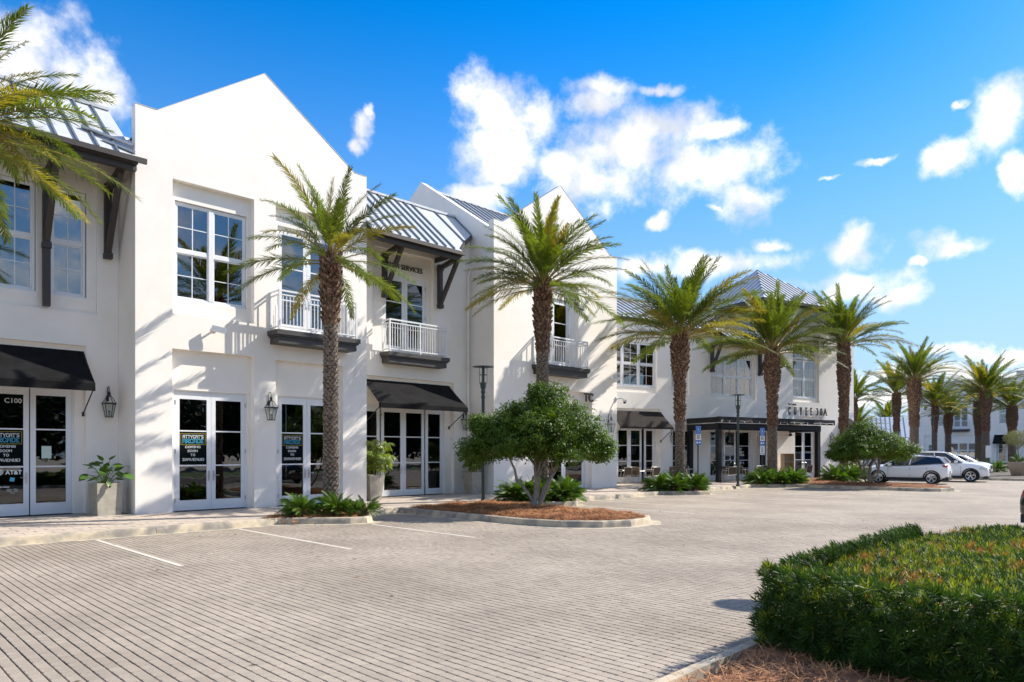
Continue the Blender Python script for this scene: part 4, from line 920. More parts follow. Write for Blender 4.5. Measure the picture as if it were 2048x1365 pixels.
# chairs and tables
def make_chair():
    t=thing('terrace_chair','x','chair',(0,0,.12),0,'woven terrace chairs')
    f=MB();r=.011
    for sx in (-.24,.24):
        f.tube([(sx,.24,0),(sx,.23,.43)],r,6);f.tube([(sx,-.24,0),(sx,-.25,.42),(sx*1.0,-.33,.86)],r,6)
        f.tube([(sx*1.12,.2,.0),(sx*1.12,.22,.35),(sx*1.12,.18,.60),(sx*1.12,.08,.66),(sx*1.12,-.28,.66)],r,6)
    f.tube([(-.24,.24,.43),(.24,.24,.43)],r,6);f.tube([(-.24,-.25,.42),(.24,-.25,.42)],r,6);f.tube([(-.24,-.33,.86),(.24,-.33,.86)],r,6)
    add('frame',f,ALU,t)
    s=MB();s.box(-.225,.225,-.24,.235,.435,.455);add('seat',s,WICK,t)
    b=MB();b.raw([(-.225,-.26,.49),(.225,-.26,.49),(.225,-.33,.85),(-.225,-.33,.85),(-.225,-.275,.49),(.225,-.275,.49),(.225,-.345,.85),(-.225,-.345,.85)],[(3,2,1,0),(4,5,6,7),(0,1,5,4),(1,2,6,5),(2,3,7,6),(3,0,4,7)]);add('backrest',b,WICK,t)
    return t
def make_table():
    t=thing('terrace_table','x','table',(0,0,.12),0,'terrace tables')
    m=MB();m.box(-.36,.36,-.36,.36,.71,.74);add('table_top',m,ALU,t)
    m=MB();m.tube([(0,0,.04),(0,0,.71)],.03,8);add('column',m,ALU,t)
    m=MB();m.bar((-.3,-.3,.03),(.3,.3,.03),.05,.04);m.bar((-.3,.3,.045),(.3,-.3,.045),.05,.04);add('foot',m,ALU,t)
    return t
ch0=make_chair();tb0=make_table();uc=[False,False]
def put(kind,s_,y,rot,lab):
    src=(ch0,tb0)[kind]
    o=src if not uc[kind] else copy_tree(src)
    uc[kind]=True; p=to_world(F4,s_,y,.12);o.location=p;o.rotation_euler=(0,0,R(-15+rot));o['label']=lab
# chairs: rot 0 means back towards viewer (-y), seat facing building
put(0,-1.32,-.95,0,'brown backed chair nearest the second gabled building corner')
put(0,-.72,-.45,95,'chair side-on at the first table right of the building corner')
put(0,-.52,-1.2,-80,'chair turned sideways under the charcoal awning')
put(0,-.10,-1.72,5,'second brown backed chair from the building corner, back to the lot')
put(0,.42,-1.0,0,'chair against the doors under the right half of the charcoal awning')
put(0,1.5,-1.2,100,'chair side-on just right of the charcoal awning')
put(0,3.2,-.9,175,'chair behind the third palm trunk facing the lot')
put(1,-.95,-.85,0,'table under the left half of the charcoal awning')
put(1,.25,-1.35,0,'table under the right half of the charcoal awning')
put(1,2.75,-1.2,0,'table beside the third palm trunk')
put(0,4.05,-2.95,-8,'dark backed chair standing outside the pergola left post')
put(0,4.75,-1.6,80,'chair side-on just inside the pergola left post')
put(0,5.35,-2.0,3,'brown backed chair right of the pergola left post')
put(1,5.45,-1.25,0,'table with pale pedestal right of the pergola left post')
put(0,6.45,-1.7,-85,'chair turned sideways behind the lamp post')
put(0,7.25,-1.9,0,'brown backed chair right of the lamp post under the pergola')
put(1,7.3,-1.15,0,'table right of the lamp post under the pergola')
put(0,8.3,-1.5,90,'chair side-on behind the right disabled parking sign')
put(0,9.0,-1.2,180,'chair facing the lot behind the fourth palm trunk')
put(1,8.7,-1.9,0,'table behind the right disabled parking sign')
put(0,11.5,-1.9,0,'dark chair in front of the tan cabinet')
# ================================================================ VEGETATION
def frond_mesh(name,elev,bend,L,seed,nleaf=96,ll=.42,lw=.025,mat=None,flat=0,r0=.018,t0=.2):
    rr=random.Random(seed);m=MB();N=14;e=R(elev);p=Vector((0,0,0));pts=[p.copy()];T=[]
    tw=rr.uniform(-.15,.15);az=0
    for i in range(N):
        k=i/N;ee=e-R(bend)*(k**1.25);az+=tw/N;d=Vector((math.cos(ee)*math.cos(az),math.cos(ee)*math.sin(az),math.sin(ee)));T.append(d);p=p+d*(L/N);pts.append(p.copy())
    T.append(T[-1]);m.tube(pts,[r0*(1-.85*i/N)+.002 for i in range(N+1)],4,1,cap=False)
    roll=rr.uniform(-.5,.5)
    for i in range(nleaf):
        t=t0+(1-t0)*(i+.3)/nleaf;x=t*N;j=min(int(x),N-1);P=pts[j].lerp(pts[j+1],x-j);d=T[j].lerp(T[min(j+1,N)],x-j).normalized()
        s=d.cross(Vector((0,0,1)));
        if s.length<.1:s=Vector((0,1,0))
        s.normalize();n=s.cross(d);s=(s*math.cos(roll*t)+n*math.sin(roll*t));n=s.cross(d)
        env=min(1,(t-t0*.6)/.2)*(1-.62*max(0,(t-.45)/.55)**1.3)
        for sd_ in (-1,1):
            v=R(rr.uniform(-30,42)) if not flat else R(rr.uniform(8,28));a=R(rr.uniform(38,54)-16*t)
            dd=(d*math.cos(a)+(s*sd_*math.cos(v)+n*math.sin(v))*math.sin(a)).normalized()
            l=ll*env*rr.uniform(.8,1.12);w=dd.cross(n).normalized()*lw*.5*(.6+.4*env)
            mid=P+dd*l*.5;tip=P+dd*l+Vector((0,0,-.10*l*rr.random()))
            m.raw([P-w*.5,P+w*.5,mid+w,mid-w,tip],[(0,1,2,3),(3,2,4)],0)
    return m.mesh(name,[mat,RACH])
ELEV=[84,76,66,56,45,34,22,10,-4,-20];FR={}
for e in ELEV:
    for s_ in range(2):
        be={84:22,76:32,66:42,56:48,45:52,34:50,22:44,10:40,-4:38,-20:34}[e]+s_*9
        a=frond_mesh('palm_frond',e,be,2.75*(.82 if e>80 else 1)*(.97+.06*s_),e*3+s_,mat=PALML);FR[e,s_,0]=a
        b=a.copy();b.materials[0]=PALMY;FR[e,s_,1]=b
def boots(z0,z1,rf,seed,kind):
    rr=random.Random(seed);m=MB();z=z0;row=0
    while z<z1:
        r=rf(z);n=max(9,int(2*math.pi*r/(.105 if kind=='g' else .12)))
        for k in range(n):
            a=2*math.pi*(k+(row%2)*.5)/n+rr.uniform(-.08,.08);zz=z+rr.uniform(-.02,.02);w=.058*rr.uniform(.7,1.1)
            if kind=='g': h=.085*rr.uniform(.8,1.2);out=.035*rr.uniform(.5,1.3);up=.75
            else: h=.16*rr.uniform(.7,1.5);out=rr.uniform(.03,.13);up=1.05
            c,s=math.cos(a),math.sin(a);t=(-s,c)
            def q(rad,off,zv):return (c*rad+t[0]*off,s*rad+t[1]*off,zv)
            m.raw([q(r,-w,zz),q(r,w,zz),q(r+out*.8,w*.8,zz+h*up*.7),q(r+out*.8,-w*.8,zz+h*up*.7),q(r+out,w*.35,zz+h*up),q(r+out,-w*.35,zz+h*up),q(r-.01,0,zz+h*.95)],
              [(0,1,2,3),(3,2,4,5),(5,4,6),(0,3,5,6),(1,6,4,2)],0)
        z+=.072 if kind=='g' else .085;row+=1
    return m
PALMCACHE={}
def palm(label,x,y,hc,nf,zb,rl=.155,rt=.26,seed=1,scale=1.0,lowest=-24,kb=.15,group='date palms in the paved court'):
    t=thing('date_palm',label,'palm tree',(x,y,.12),0,group);rr=random.Random(seed)
    H=hc-.12
    def rf(z):
        if z<zb:return rl*(1.12-.12*z/zb)+.02*max(0,1-z/.3)
        k=(z-zb)/(H-zb);k=max(0,(k-kb)/(1-kb));return rl+(rt-rl)*math.sin(min(1,k*2.0)*math.pi/2)*(1-.45*max(0,k-.6)/.4)
    m=MB();zs=[H*i/16 for i in range(17)];lean=rr.uniform(-.05,.05)
    lx,ly=rr.uniform(-.10,.10),rr.uniform(-.10,.10)
    m.tube([(0,0,z) for z in zs],[rf(z)*.97 for z in zs],14);add('trunk',m,PITH,t)
    o=add('leaf_base',boots(0,zb+.1,rf,seed,'g'),BOOTG,t);o['kind']='stuff'
    o=add('leaf_base',boots(zb,H-.02,rf,seed+5,'b'),BOOTB,t);o['kind']='stuff';o['label']='brown shaggy leaf bases'
    for k in range(nf):
        f=k/(nf-1);e=86-(86-lowest)*f**1.12+rr.uniform(-5,5);ec=min(ELEV,key=lambda q:abs(q-e))
        az=k*137.508+rr.uniform(-20,20);yel=1 if (rr.random()<(.04+.30*f)) else 0
        o=link('frond',FR[ec,k%2,yel],t);rad=rt*.35*(f+.15)
        o.location=(rad*math.cos(R(az)),rad*math.sin(R(az)),H-.05-.22*f);o.rotation_euler=(R(rr.uniform(-12,12)),R(-(e-ec)),R(az));s_=scale*rr.uniform(.86,1.1)*(1 if f>.08 else .9);o.scale=(s_,s_,s_)
    return t
palm('palm at the left edge with only its drooping crown in view',1.95,16.6,7.9,62,4.7,seed=3,scale=1.04,rt=.26,lowest=-20)
palm('second palm, grey knobbed trunk in front of the tall gabled building',9.72,16.6,6.95,41,4.95,rl=.165,rt=.23,seed=11,scale=.90,lowest=-16)
palm('full crowned palm rising behind the clipped tree, before the second gable',17.9,16.6,7.65,76,5.0,rl=.19,rt=.27,seed=21,scale=1.06,lowest=-4)
palm('palm with bulging brown trunk beside the charcoal restaurant awning',26.6,16.6,6.85,68,2.9,kb=.45,rl=.18,rt=.34,seed=33,scale=1.38,lowest=8)
palm('palm just left of the restaurant lettering',35.4,16.6,7.1,66,2.9,kb=.4,rl=.21,rt=.35,seed=45,scale=1.36,lowest=4)
palm('palm at the right end of the restaurant wing before its corner',45.1,16.6,8.5,62,3.0,kb=.35,rl=.22,rt=.34,seed=57,scale=1.32,lowest=6)
palm('tallest palm of the distant group, behind the clipped tree by the cars',56.5,15.9,7.0,62,3.4,rl=.27,rt=.42,kb=.4,seed=61,scale=1.14,lowest=10)
palm('thin reddish trunked palm just left of the tallest distant palm',69.5,21,7.0,51,3.4,rl=.22,rt=.32,kb=.4,seed=67,scale=1.28,lowest=10)
palm('palm with bulging brown trunk before the distant building awning',73,14.9,7.05,62,3.4,rl=.27,rt=.42,kb=.4,seed=71,scale=1.32,lowest=10)
palm('short palm before the distant building balcony',80.9,19.7,5.6,48,3.4,rl=.25,rt=.36,seed=75,scale=1.10,lowest=10)
palm('palm partly hidden behind the bulging distant palm',86.6,18.3,7.0,48,3.4,rl=.3,rt=.42,seed=79,scale=1.28,lowest=10)
palm('palm at the right edge before the distant building',85.4,15.2,6.3,54,3.4,rl=.3,rt=.45,seed=83,scale=1.28,lowest=10)
palm('palm half hidden by the restaurant corner, the higher of two',64.5,22.9,6.4,54,3.4,seed=87,scale=1.10,lowest=10)
palm('low palm half hidden by the restaurant corner, below another crown',86.5,30.6,4.4,51,2.4,seed=91,scale=1.32,lowest=10)
palm('small far palm between the restaurant corner and the distant group',103,32.3,5.7,48,3.4,seed=95,scale=1.41,lowest=10)
palm('far palm right behind the tallest distant palm, its crown low',76,19.6,6.3,48,3.4,seed=97,scale=1.28,lowest=10)
# cycads
CF=[frond_mesh('cycad_frond',e,b,.72,200+e,nleaf=36,ll=.15,lw=.015,t0=.2,mat=CYC,flat=1,r0=.006) for e,b in ((82,50),(70,65),(56,70),(42,65),(28,60),(14,50))]
def cycad(label,x,y,z,n,sc,seed,group):
    t=thing('cycad',label,'cycad',(x,y,z),0,group);rr=random.Random(seed)
    m=MB();m.lathe([(.10,-.06),(.11,.05),(.06,.13),(.01,.15)],10);add('stem',m,PITH,t)
    for k in range(n):
        f=k/(n-1);az=k*137.5+rr.uniform(-25,25);i=min(5,int(f*6));o=link('frond',CF[i],t);o.location=(.05*math.cos(R(az)),.05*math.sin(R(az)),.08);o.rotation_euler=(R(rr.uniform(-60,60)),R(rr.uniform(-18,18)),R(az));s_=sc*rr.uniform(.66,.98);o.scale=(s_,s_,s_)
gA='cycads planted under the palms'
cycad('leftmost cycad at the foot of the second palm, spreading over the kerb',8.75,16.35,.16,95,.95,1,gA)
cycad('middle cycad at the foot of the second palm',9.45,15.85,.17,95,.92,2,gA)
cycad('small cycad right of the second palm near the kerb nose',10.05,15.5,.17,70,.75,3,gA)
def clump(lab,pts,sc,n=40,z=.17,h=None):
    for i,(x,y) in enumerate(pts): cycad(lab[i] if isinstance(lab,list) else lab,x,y,z,n,sc,int(x*13+y*7),gA)
clump(['cycad left of the clipped tree trunk in the bed behind','cycad directly behind the clipped tree trunk','cycad right of the clipped tree trunk with yellowed fronds','cycad at the right end of the bed behind the clipped tree','cycad deepest in the bed behind the clipped tree'],[(16.5,16.55),(17.0,15.95),(17.75,15.5),(18.4,16.1),(17.5,16.75)],1.15,120)
clump(['leftmost cycad under the palm by the charcoal awning','front cycad under the palm by the charcoal awning','cycad at the kerb nose under the palm by the charcoal awning','rightmost cycad under the palm by the charcoal awning','cycad behind the others under the palm by the charcoal awning'],[(25.2,16.75),(25.6,16.2),(26.35,15.8),(27.0,16.25),(26.3,16.8)],1.2,120)
clump(['leftmost cycad under the palm before the restaurant lettering','front cycad under the palm before the restaurant lettering','cycad by the mulch island under the palm before the restaurant lettering','rightmost cycad under the palm before the restaurant lettering','rear cycad under the palm before the restaurant lettering'],[(34.1,16.6),(34.7,16.0),(35.5,15.6),(36.4,15.9),(35.2,16.8)],1.3,110)
clump(['leftmost cycad under the palm at the end of the restaurant','front cycad under the palm at the end of the restaurant','cycad right of the lantern under the end palm','rightmost cycad under the end palm, near the white car'],[(40.2,15.3),(41.2,15.0),(42.2,14.9),(42.9,15.6)],1.5,100)
clump(['low cycad by the right hand far sidewalk, nearer the white car','low cycad by the right hand far sidewalk, nearer the tan planter'],[(68.5,14.2),(69.5,13.4)],1.7,44)
# clipped ligustrum tree
RV=(math.sin(R(HEAD)),-math.cos(R(HEAD)));
def make_tree():
    t=thing('clipped_tree','x','tree',(14.5,13.76,.2),R(HEAD-90));rr=random.Random(5)
    lobes=[(-.75,-.2,1.85,.8,.8,.48),(.15,-.3,1.95,.85,.85,.5),(-.2,.3,2.55,.8,.8,.5),(-1.55,0,1.62,.72,.75,.40),(-1.0,.1,2.15,.80,.85,.50),(-.35,0,2.35,.85,1.0,.62),(.45,.1,2.85,.75,.8,.62),(1.0,0,2.3,.9,.95,.62),(1.7,0,1.78,.55,.7,.50),(.75,-.5,1.6,.8,.7,.42),(-.6,-.55,1.75,.85,.7,.45),(.1,-.85,2.1,.8,.6,.55),(.1,.9,2.2,1.0,.7,.6),(-1.1,.9,1.9,.7,.6,.4),(1.1,.9,1.9,.7,.6,.45),(.2,0,3.1,.4,.4,.38),(-1.55,-.1,2.35,.22,.22,.30),(1.95,-.1,1.6,.3,.4,.3)]
    br=MB();tips=[]
    def limb(p,d,l,r,depth):
        pts=[p];n=5;q=p.copy();dd=d.copy()
        for i in range(n):
            dd=(dd+Vector((rr.uniform(-.22,.22),rr.uniform(-.22,.22),rr.uniform(-.05,.16)))).normalized();q=q+dd*(l/n);pts.append(q.copy())
        br.tube(pts,[r*(1-.45*i/n) for i in range(n+1)],8 if r>.03 else 5)
        if depth>0:
            for k in range(3 if depth>1 else 3):
                a=rr.uniform(0,6.28);nd=(dd+Vector((math.cos(a),math.sin(a),rr.uniform(-.1,.5)))*.75).normalized();limb(pts[-1-(k%2)],nd,l*rr.uniform(.55,.8),r*.55,depth-1)
    st=[((0,0,0),(.05,-.05,1),.095,1.15),((.02,.03,0),(.35,.1,.9),.07,1.1),((-.03,0,0),(-.12,.3,.95),.06,1.2),((.05,-.03,0),(.55,-.15,.85),.05,1.2),((0,.05,0),(.1,.5,.9),.05,1.1)]
    for p,d,r,l in st: limb(Vector(p)+Vector((0,0,-.05)),Vector(d).normalized(),l,r,3)
    br.tube([(0,0,.05),(-.12,-.02,.3),(-.32,0,.6),(-.5,.02,.78),(-.55,0,1.05),(-.75,0,1.5),(-.85,0,1.8)],[.06,.045,.04,.045,.03,.025,.015],7)
    br.lathe([(.17,-.1),(.13,.03),(.1,.15)],10);add('trunk',br,BARK,t,smooth=True)
    leaves=MB();lo=[l for l in lobes]
    vs=[];fs=[]
    for (cx,cy,cz,rx,ry,rz) in lobes:
        vol=rx*ry*rz;nc=int(66+220*vol)
        for _ in range(nc):
            a=rr.uniform(0,6.283);u=rr.uniform(-1,1);k=rr.uniform(.55,1.03)**.5 if rr.random()<.75 else rr.uniform(.3,.7);s=math.sqrt(1-u*u)
            c=Vector((cx+rx*k*s*math.cos(a),cy+ry*k*s*math.sin(a),cz+rz*k*u));out=Vector((s*math.cos(a),s*math.sin(a),u*1.0+.35)).normalized();rad=rr.uniform(.06,.13)
            for _ in range(rr.randint(26,44)):
                o=Vector((rr.gauss(0,1),rr.gauss(0,1),rr.gauss(0,.8)))*rad*.75;p=c+o
                n=(out+Vector((rr.uniform(-1,1),rr.uniform(-1,1),rr.uniform(-.6,1)))*.9).normalized();d=n.cross(Vector((rr.uniform(-1,1),rr.uniform(-1,1),rr.uniform(-1,1)))).normalized();w=n.cross(d)
                l=rr.uniform(.05,.085);ww=l*.30;b=len(vs)
                vs+=[tuple(p),tuple(p+d*l*.5+w*ww),tuple(p+d*l),tuple(p+d*l*.5-w*ww)];fs.append((b,b+1,b+2,b+3))
    leaves.v=vs;leaves.f=fs;leaves.m=[0]*len(fs)
    add('crown',leaves,LEAF,t);return t
tr=make_tree();tr['label']='clipped multi-stemmed tree on the nearer pine straw island';tr['group']='clipped trees on the pine straw islands'
t2_=copy_tree(tr);t2_.location=(36.7,12.3,.22);t2_.rotation_euler=(0,0,R(HEAD-90+200));t2_.scale=(1.08,1.08,.86);t2_['label']='clipped multi-stemmed tree on the farther island, before the white cars'
# hedge in the foreground
HP=[(5.70,2.74),(10.3,2.86),(12.2,2.3),(12.6,-3),(6.9,-3.2),(6.1,-.5),(5.6,.75),(5.42,1.7)]
def hedge():
    rr=random.Random(9);t=thing('hedge','long clipped podocarpus hedge filling the lower right corner','hedge',(8.5,1,.1))
    HT=.70
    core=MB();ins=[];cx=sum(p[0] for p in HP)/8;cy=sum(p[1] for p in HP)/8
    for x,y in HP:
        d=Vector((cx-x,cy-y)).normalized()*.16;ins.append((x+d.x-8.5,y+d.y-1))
    core.prism(ins,.0,HT-.16-.1);add('light_blocking_core',core,TREEL,t)  # dark solid added inside the leaf shell to block light
    out=[MB(),MB(),MB()]
    def rosette(p,ax,kind,sc):
        a0=rr.uniform(0,6.28);s=ax.cross(Vector((0,0,1)));
        if s.length<.1:s=Vector((1,0,0))
        s.normalize();u=ax.cross(s);mb=out[kind];n=rr.randint(12,18)
        for k in range(n):
            a=a0+k*2.4;op=R(20+55*(k/n)+rr.uniform(-8,8));d=(ax*math.cos(op)+(s*math.cos(a)+u*math.sin(a))*math.sin(op)).normalized();l=sc*rr.uniform(.75,1.15);w=d.cross(ax)
            if w.length<.05:w=s.copy()
            w.normalize();w=w*l*.062;b=p+ax*(.03*(1-k/n))
            mid=b+d*l*.55
            mb.raw([b,mid-w,b+d*l,mid+w],[(0,1,2,3)])
    N=0
    from mathutils import noise
    for _ in range(19000):
        x=rr.uniform(5.3,12.6);y=rr.uniform(-1.2,3.0)
        if not pin(HP,x,y):continue
        Zc,Xc=cell_in(x,y)
        if abs(Xc)>.76*Zc+.3 : continue
        h=HT+.05*noise.noise(Vector((x*1.1,y*1.1,0)))+.045*noise.noise(Vector((x*3.3,y*3.3,3)))+rr.uniform(-.10,.02)
        k=noise.noise(Vector((x*1.6,y*1.6,7)))+rr.uniform(-.5,.5);kind=0 if k<.0 else (1 if k<.48 else 2)
        if h<HT-.07:kind=0
        rosette(Vector((x-8.5,y-1,h-.1-.06)),Vector((rr.uniform(-.45,.45),rr.uniform(-.45,.45),1)).normalized(),kind,rr.uniform(.05,.078));N+=1
    # sides facing the camera
    edges=[(HP[i],HP[(i+1)%8]) for i in (0,4,5,6,7)]
    for a,b in edges:
        a=Vector(a);b=Vector(b);L=(b-a).length;nn=Vector((b.y-a.y,-(b.x-a.x))).normalized()
        c=Vector((cx,cy))
        if nn.dot(c-(a+b)/2)>0:nn=-nn
        for _ in range(int(L*HT*620)):
            k=rr.random();z=rr.uniform(.02,HT);p=a+(b-a)*k;bul=.05*noise.noise(Vector((p.x*2.2,p.y*2.2,z*3)))+.09*math.sin(min(1,z/HT*1.1+.15)*2.7)-.02+rr.uniform(-.14,.02);p=p+nn*bul
            ax=Vector((nn.x+rr.uniform(-.5,.5),nn.y+rr.uniform(-.5,.5),rr.uniform(.1,1.1))).normalized();kind=0 if rr.random()<.93 else 1
            rosette(Vector((p.x-8.5,p.y-1,z-.1+.08)),ax,kind,rr.uniform(.07,.10))
    # a shoot of fresh growth
    for k in range(16):
        rosette(Vector((6.02+.02*k-8.5+rr.uniform(-.05,.05),1.22-.022*k-1+rr.uniform(-.05,.05),.58-.012*k+rr.uniform(-.05,.05)-.1)),Vector((-.6,-.5,.6)).normalized(),1,.11)
    for mb,mt,nm in zip(out,(HEDL,HEDY,HEDO),('leaves','new_leaves','rusty_leaves')):
        o=add(nm,mb,mt,t);o['kind']='stuff'
hedge()
kerb_run([(12.95,-6),(12.9,2.2),(12.2,3.05),(10.6,3.12),(6.2,2.93),(2.8,2.86)],gutter=False)
straw_bed([(3.0,2.66),(6.2,2.80),(10.6,3.07),(12.0,2.8),(12.7,2.0),(12.7,-3),(7,-3),(3.5,1.0)],.04,700,8)
# potted plants
def square_pot(label,x,y,w0,w1,h,mat=POTC,rz=0,group=None,z=.128):
    t=thing('planter',label,'planter',(x,y,z),R(rz),group)
    m=MB();s2=math.sqrt(2)/2*1.0
    m.lathe([(w0*.7071,0),(w1*.7071,h),(w1*.7071-.05,h),(w1*.7071-.06,h-.06)],4,ang0=math.pi/4);add('pot',m,mat,t)
    m=MB();m.lathe([(w1*.66-.02,h-.09),(.01,h-.05)],4,ang0=math.pi/4);add('soil',m,MULCH,t);return t
square_pot('square weathered planter left of the tall gabled building',5.42,20.45,.56,.60,.83,rz=5)
def broad_plant():
    t=thing('leafy_plant','broad leaved green plant growing in the square planter at left','plant',(5.42,20.45,.90));rr=random.Random(4)
    def leafmesh(l,w):
        m=MB();pr=[(0,0),(.10,.32),(.3,.5),(.55,.44),(.8,.22),(1,0)];c=[];
        vs=[];
        for k,ww in pr: z=-.18*k*k*l;vs+=[(k*l,-ww*w,z+.10*ww*w),(k*l,0,z),(k*l,ww*w,z+.10*ww*w)]
        fs=[]
        for i in range(5): b=i*3;fs+=[(b,b+3,b+4,b+1),(b+1,b+4,b+5,b+2)]
        m.raw(vs,fs);return m.mesh('leaf',PHIL,True)
    L1=leafmesh(.27,.21);L2=leafmesh(.22,.16);st=MB()
    for k in range(38):
        az=k*137.5;f=k/37;e=85-66*f+rr.uniform(-10,10);l=rr.uniform(.25,.72)*(1.0 if k>3 else 1.25);d=Vector((math.cos(R(az))*math.cos(R(e)),math.sin(R(az))*math.cos(R(e)),math.sin(R(e))));p=d*l
        st.tube([(0,0,-.05),tuple(d*l*.6+Vector((0,0,.03))),tuple(p)],.006,5)
        o=link('leaf',L1 if k%2 else L2,t);o.location=p;o.rotation_euler=(R(rr.uniform(-30,30)),R(-e+rr.uniform(20,70)),R(az))
    add('stem',st,LADY,t)
broad_plant()
def fan_mesh(seed):
    rr=random.Random(seed);m=MB()
    for k in range(8):
        a=R(-80+160*k/7+rr.uniform(-5,5));l=.27*rr.uniform(.85,1.1)*(1-.15*abs(k-3.5)/3.5);d=Vector((math.cos(a),math.sin(a),-.12));w=Vector((-math.sin(a),math.cos(a),0))*.019
        p=Vector((0,0,0));m.raw([p-w*.3,p+w*.3,p+d*l*.5+w,p+d*l*.5-w,p+d*l+Vector((0,0,-.05))],[(0,1,2,3),(3,2,4)])
    return m.mesh('fan_leaf',LADY)
FAN=[fan_mesh(i) for i in range(3)]
def lady_palm(label,x,y,z,h,r,n,seed):
    t=thing('lady_palm',label,'plant',(x,y,z),0,'lady palms in tapered planters');rr=random.Random(seed);st=MB()
    canes=[(rr.uniform(-.13,.13),rr.uniform(-.13,.13)) for _ in range(11)]
    for cx,cy in canes: st.tube([(cx,cy,-.05),(cx*1.8,cy*1.8,h*.5),(cx*2.4,cy*2.4,h*.9)],.009,5)
    for k in range(n):
        cx,cy=canes[k%11];f=rr.random();hz=h*(.12+.88*f);az=rr.uniform(0,360);q=1+1.3*hz/h;rad=r*rr.uniform(.35,.95)*(1-.5*max(0,f-.6));d=Vector((math.cos(R(az)),math.sin(R(az)),rr.uniform(.1,.6)))
        a=Vector((cx*q,cy*q,hz*.85));p=a+d*rad*.8;st.tube([tuple(a),tuple(p)],.003,3,cap=False)
        o=link('fan_leaf',FAN[k%3],t);o.location=p;o.rotation_euler=(R(rr.uniform(-35,35)),R(rr.uniform(0,50)),R(az+rr.uniform(-30,30)));s_=rr.uniform(.85,1.25);o.scale=(s_,)*3
    add('cane',st,RACH,t)
square_pot('tapered planter in the corner right of the tall gabled building',13.5,20.35,.42,.60,.86,group='tapered concrete planters')
lady_palm('bright lady palm in the corner right of the tall gabled building',13.55,20.3,.95,1.35,.42,95,1)
square_pot('tapered planter behind the lamp post, beside the second gable',18.2,20.55,.42,.62,.86,group='tapered concrete planters')
lady_palm('lady palm behind the lamp post, beside the second gable',18.2,20.5,.95,1.3,.46,95,2)
lady_palm('small leafy shrub standing by the lantern at the end of the restaurant',*to_world(F4,16.9,-1.3,.3),1.5,.55,40,3)
t=thing('round_planter','large tan conical planter on the far sidewalk at the right edge','planter',(60.0,10.3,.12));m=MB();m.lathe([(.42,0),(.68,.92),(.70,.95),(.64,.95),(.60,.85)],24);add('pot',m,POTT,t,smooth=True);m=MB();m.lathe([(.6,.85),(.01,.88)],16);add('soil',m,MULCH,t)
t=thing('olive_tree','grey green olive tree standing in the round tan planter','tree',(60,10.3,.98));m=MB();m.tube([(0,0,0),(.03,0,.6),(0,.05,1.0)],[.05,.04,.03],7)
for k in range(6):
    a=k*1.05;m.tube([(0,.05,.95),(.35*math.cos(a),.35*math.sin(a),1.4),(.6*math.cos(a),.6*math.sin(a),1.75)],[.025,.015,.006],5)
add('trunk',m,BARK,t)
m=MB();rr=random.Random(77)
for _ in range(3200):
    v=Vector((rr.gauss(0,1),rr.gauss(0,1),rr.gauss(0,1))).normalized()*rr.uniform(.4,1);p=Vector((v.x*.95,v.y*.95,1.75+v.z*.62));d=Vector((rr.gauss(0,1),rr.gauss(0,1),rr.gauss(0,1))).normalized()*.09;w=d.cross(Vector((rr.random(),rr.random(),rr.random()))).normalized()*.014
    m.raw([p,p+d*.5+w,p+d,p+d*.5-w],[(0,1,2,3)])
add('crown',m,M('olive_leaf',(.20,.22,.13),.6,trans=.2,var=.3),t)
cycad('bright green low plant growing in the round tan planter',60.0,10.25,1.0,34,1.15,31,None)
# trees across the street behind the viewer: the shop glass mirrors them
def far_tree():
    t=thing('street_tree','dark tree across the street, mirrored in the shop glass','tree',(0,-30,0),0,'dark trees across the street');rr=random.Random(3)
    m=MB();m.tube([(0,0,0),(.1,0,3),(0,.1,7)],[.25,.2,.1],8);add('trunk',m,BARK,t)
    m=MB()
    for _ in range(95):
        c=Vector((rr.gauss(0,1.5),rr.gauss(0,1.5),rr.uniform(2,9.5)));
        for _ in range(80):
            p=c+Vector((rr.gauss(0,.6),rr.gauss(0,.6),rr.gauss(0,.5)));d=Vector((rr.gauss(0,1),rr.gauss(0,1),rr.gauss(0,1))).normalized()*.5;w=d.cross(Vector((rr.random(),rr.random(),rr.random()))).normalized()*.2
            m.raw([p,p+d*.5+w,p+d,p+d*.5-w],[(0,1,2,3)])
    add('crown',m,TREEL,t);return t
ft=far_tree()
for i in range(22):
    o=ft if i==0 else copy_tree(ft);o.location=(-30+i*6.3+rnd.uniform(-2,2),-24-rnd.uniform(0,12),0);s_=rnd.uniform(.7,1.0);o.scale=(s_*1.2,s_*1.2,s_);o.rotation_euler=(0,0,rnd.uniform(0,6))
# ================================================================ street furniture
def lamp(label,x,y):
    t=thing('street_lamp',label,'lamp post',(x,y,.12),0,'dark lamp posts with flat disc caps')
    m=MB();m.lathe([(.10,0),(.10,.05),(.066,.12),(.06,.2),(.055,3.35),(.07,3.36),(.07,3.42),(.058,3.43),(.058,3.52),(.078,3.53),(.078,3.58),(.065,3.59),(.065,3.66),(.085,3.67),(.10,3.78),(.10,3.86),(.05,3.88)],14);add('post',m,GPOST,t,smooth=False)
    m=MB()
    for k in range(4):
        a=R(45+90*k);x_,y_=.12*math.cos(a),.12*math.sin(a);m.tube([(x_*.8,y_*.8,3.80),(x_,y_,3.84),(x_,y_,4.36)],.008,5)
    m.tube([(0,0,3.86),(0,0,4.36)],.045,8);m.lathe([(.12,4.10),(.125,4.10),(.125,4.115),(.12,4.115)],14,cap=False);add('cage',m,GPOST,t)
    m=MB();m.lathe([(.34,4.358),(.345,4.364),(.33,4.37),(.12,4.39),(.02,4.40)],28);add('disc_cap',m,GPOST,t,smooth=False)
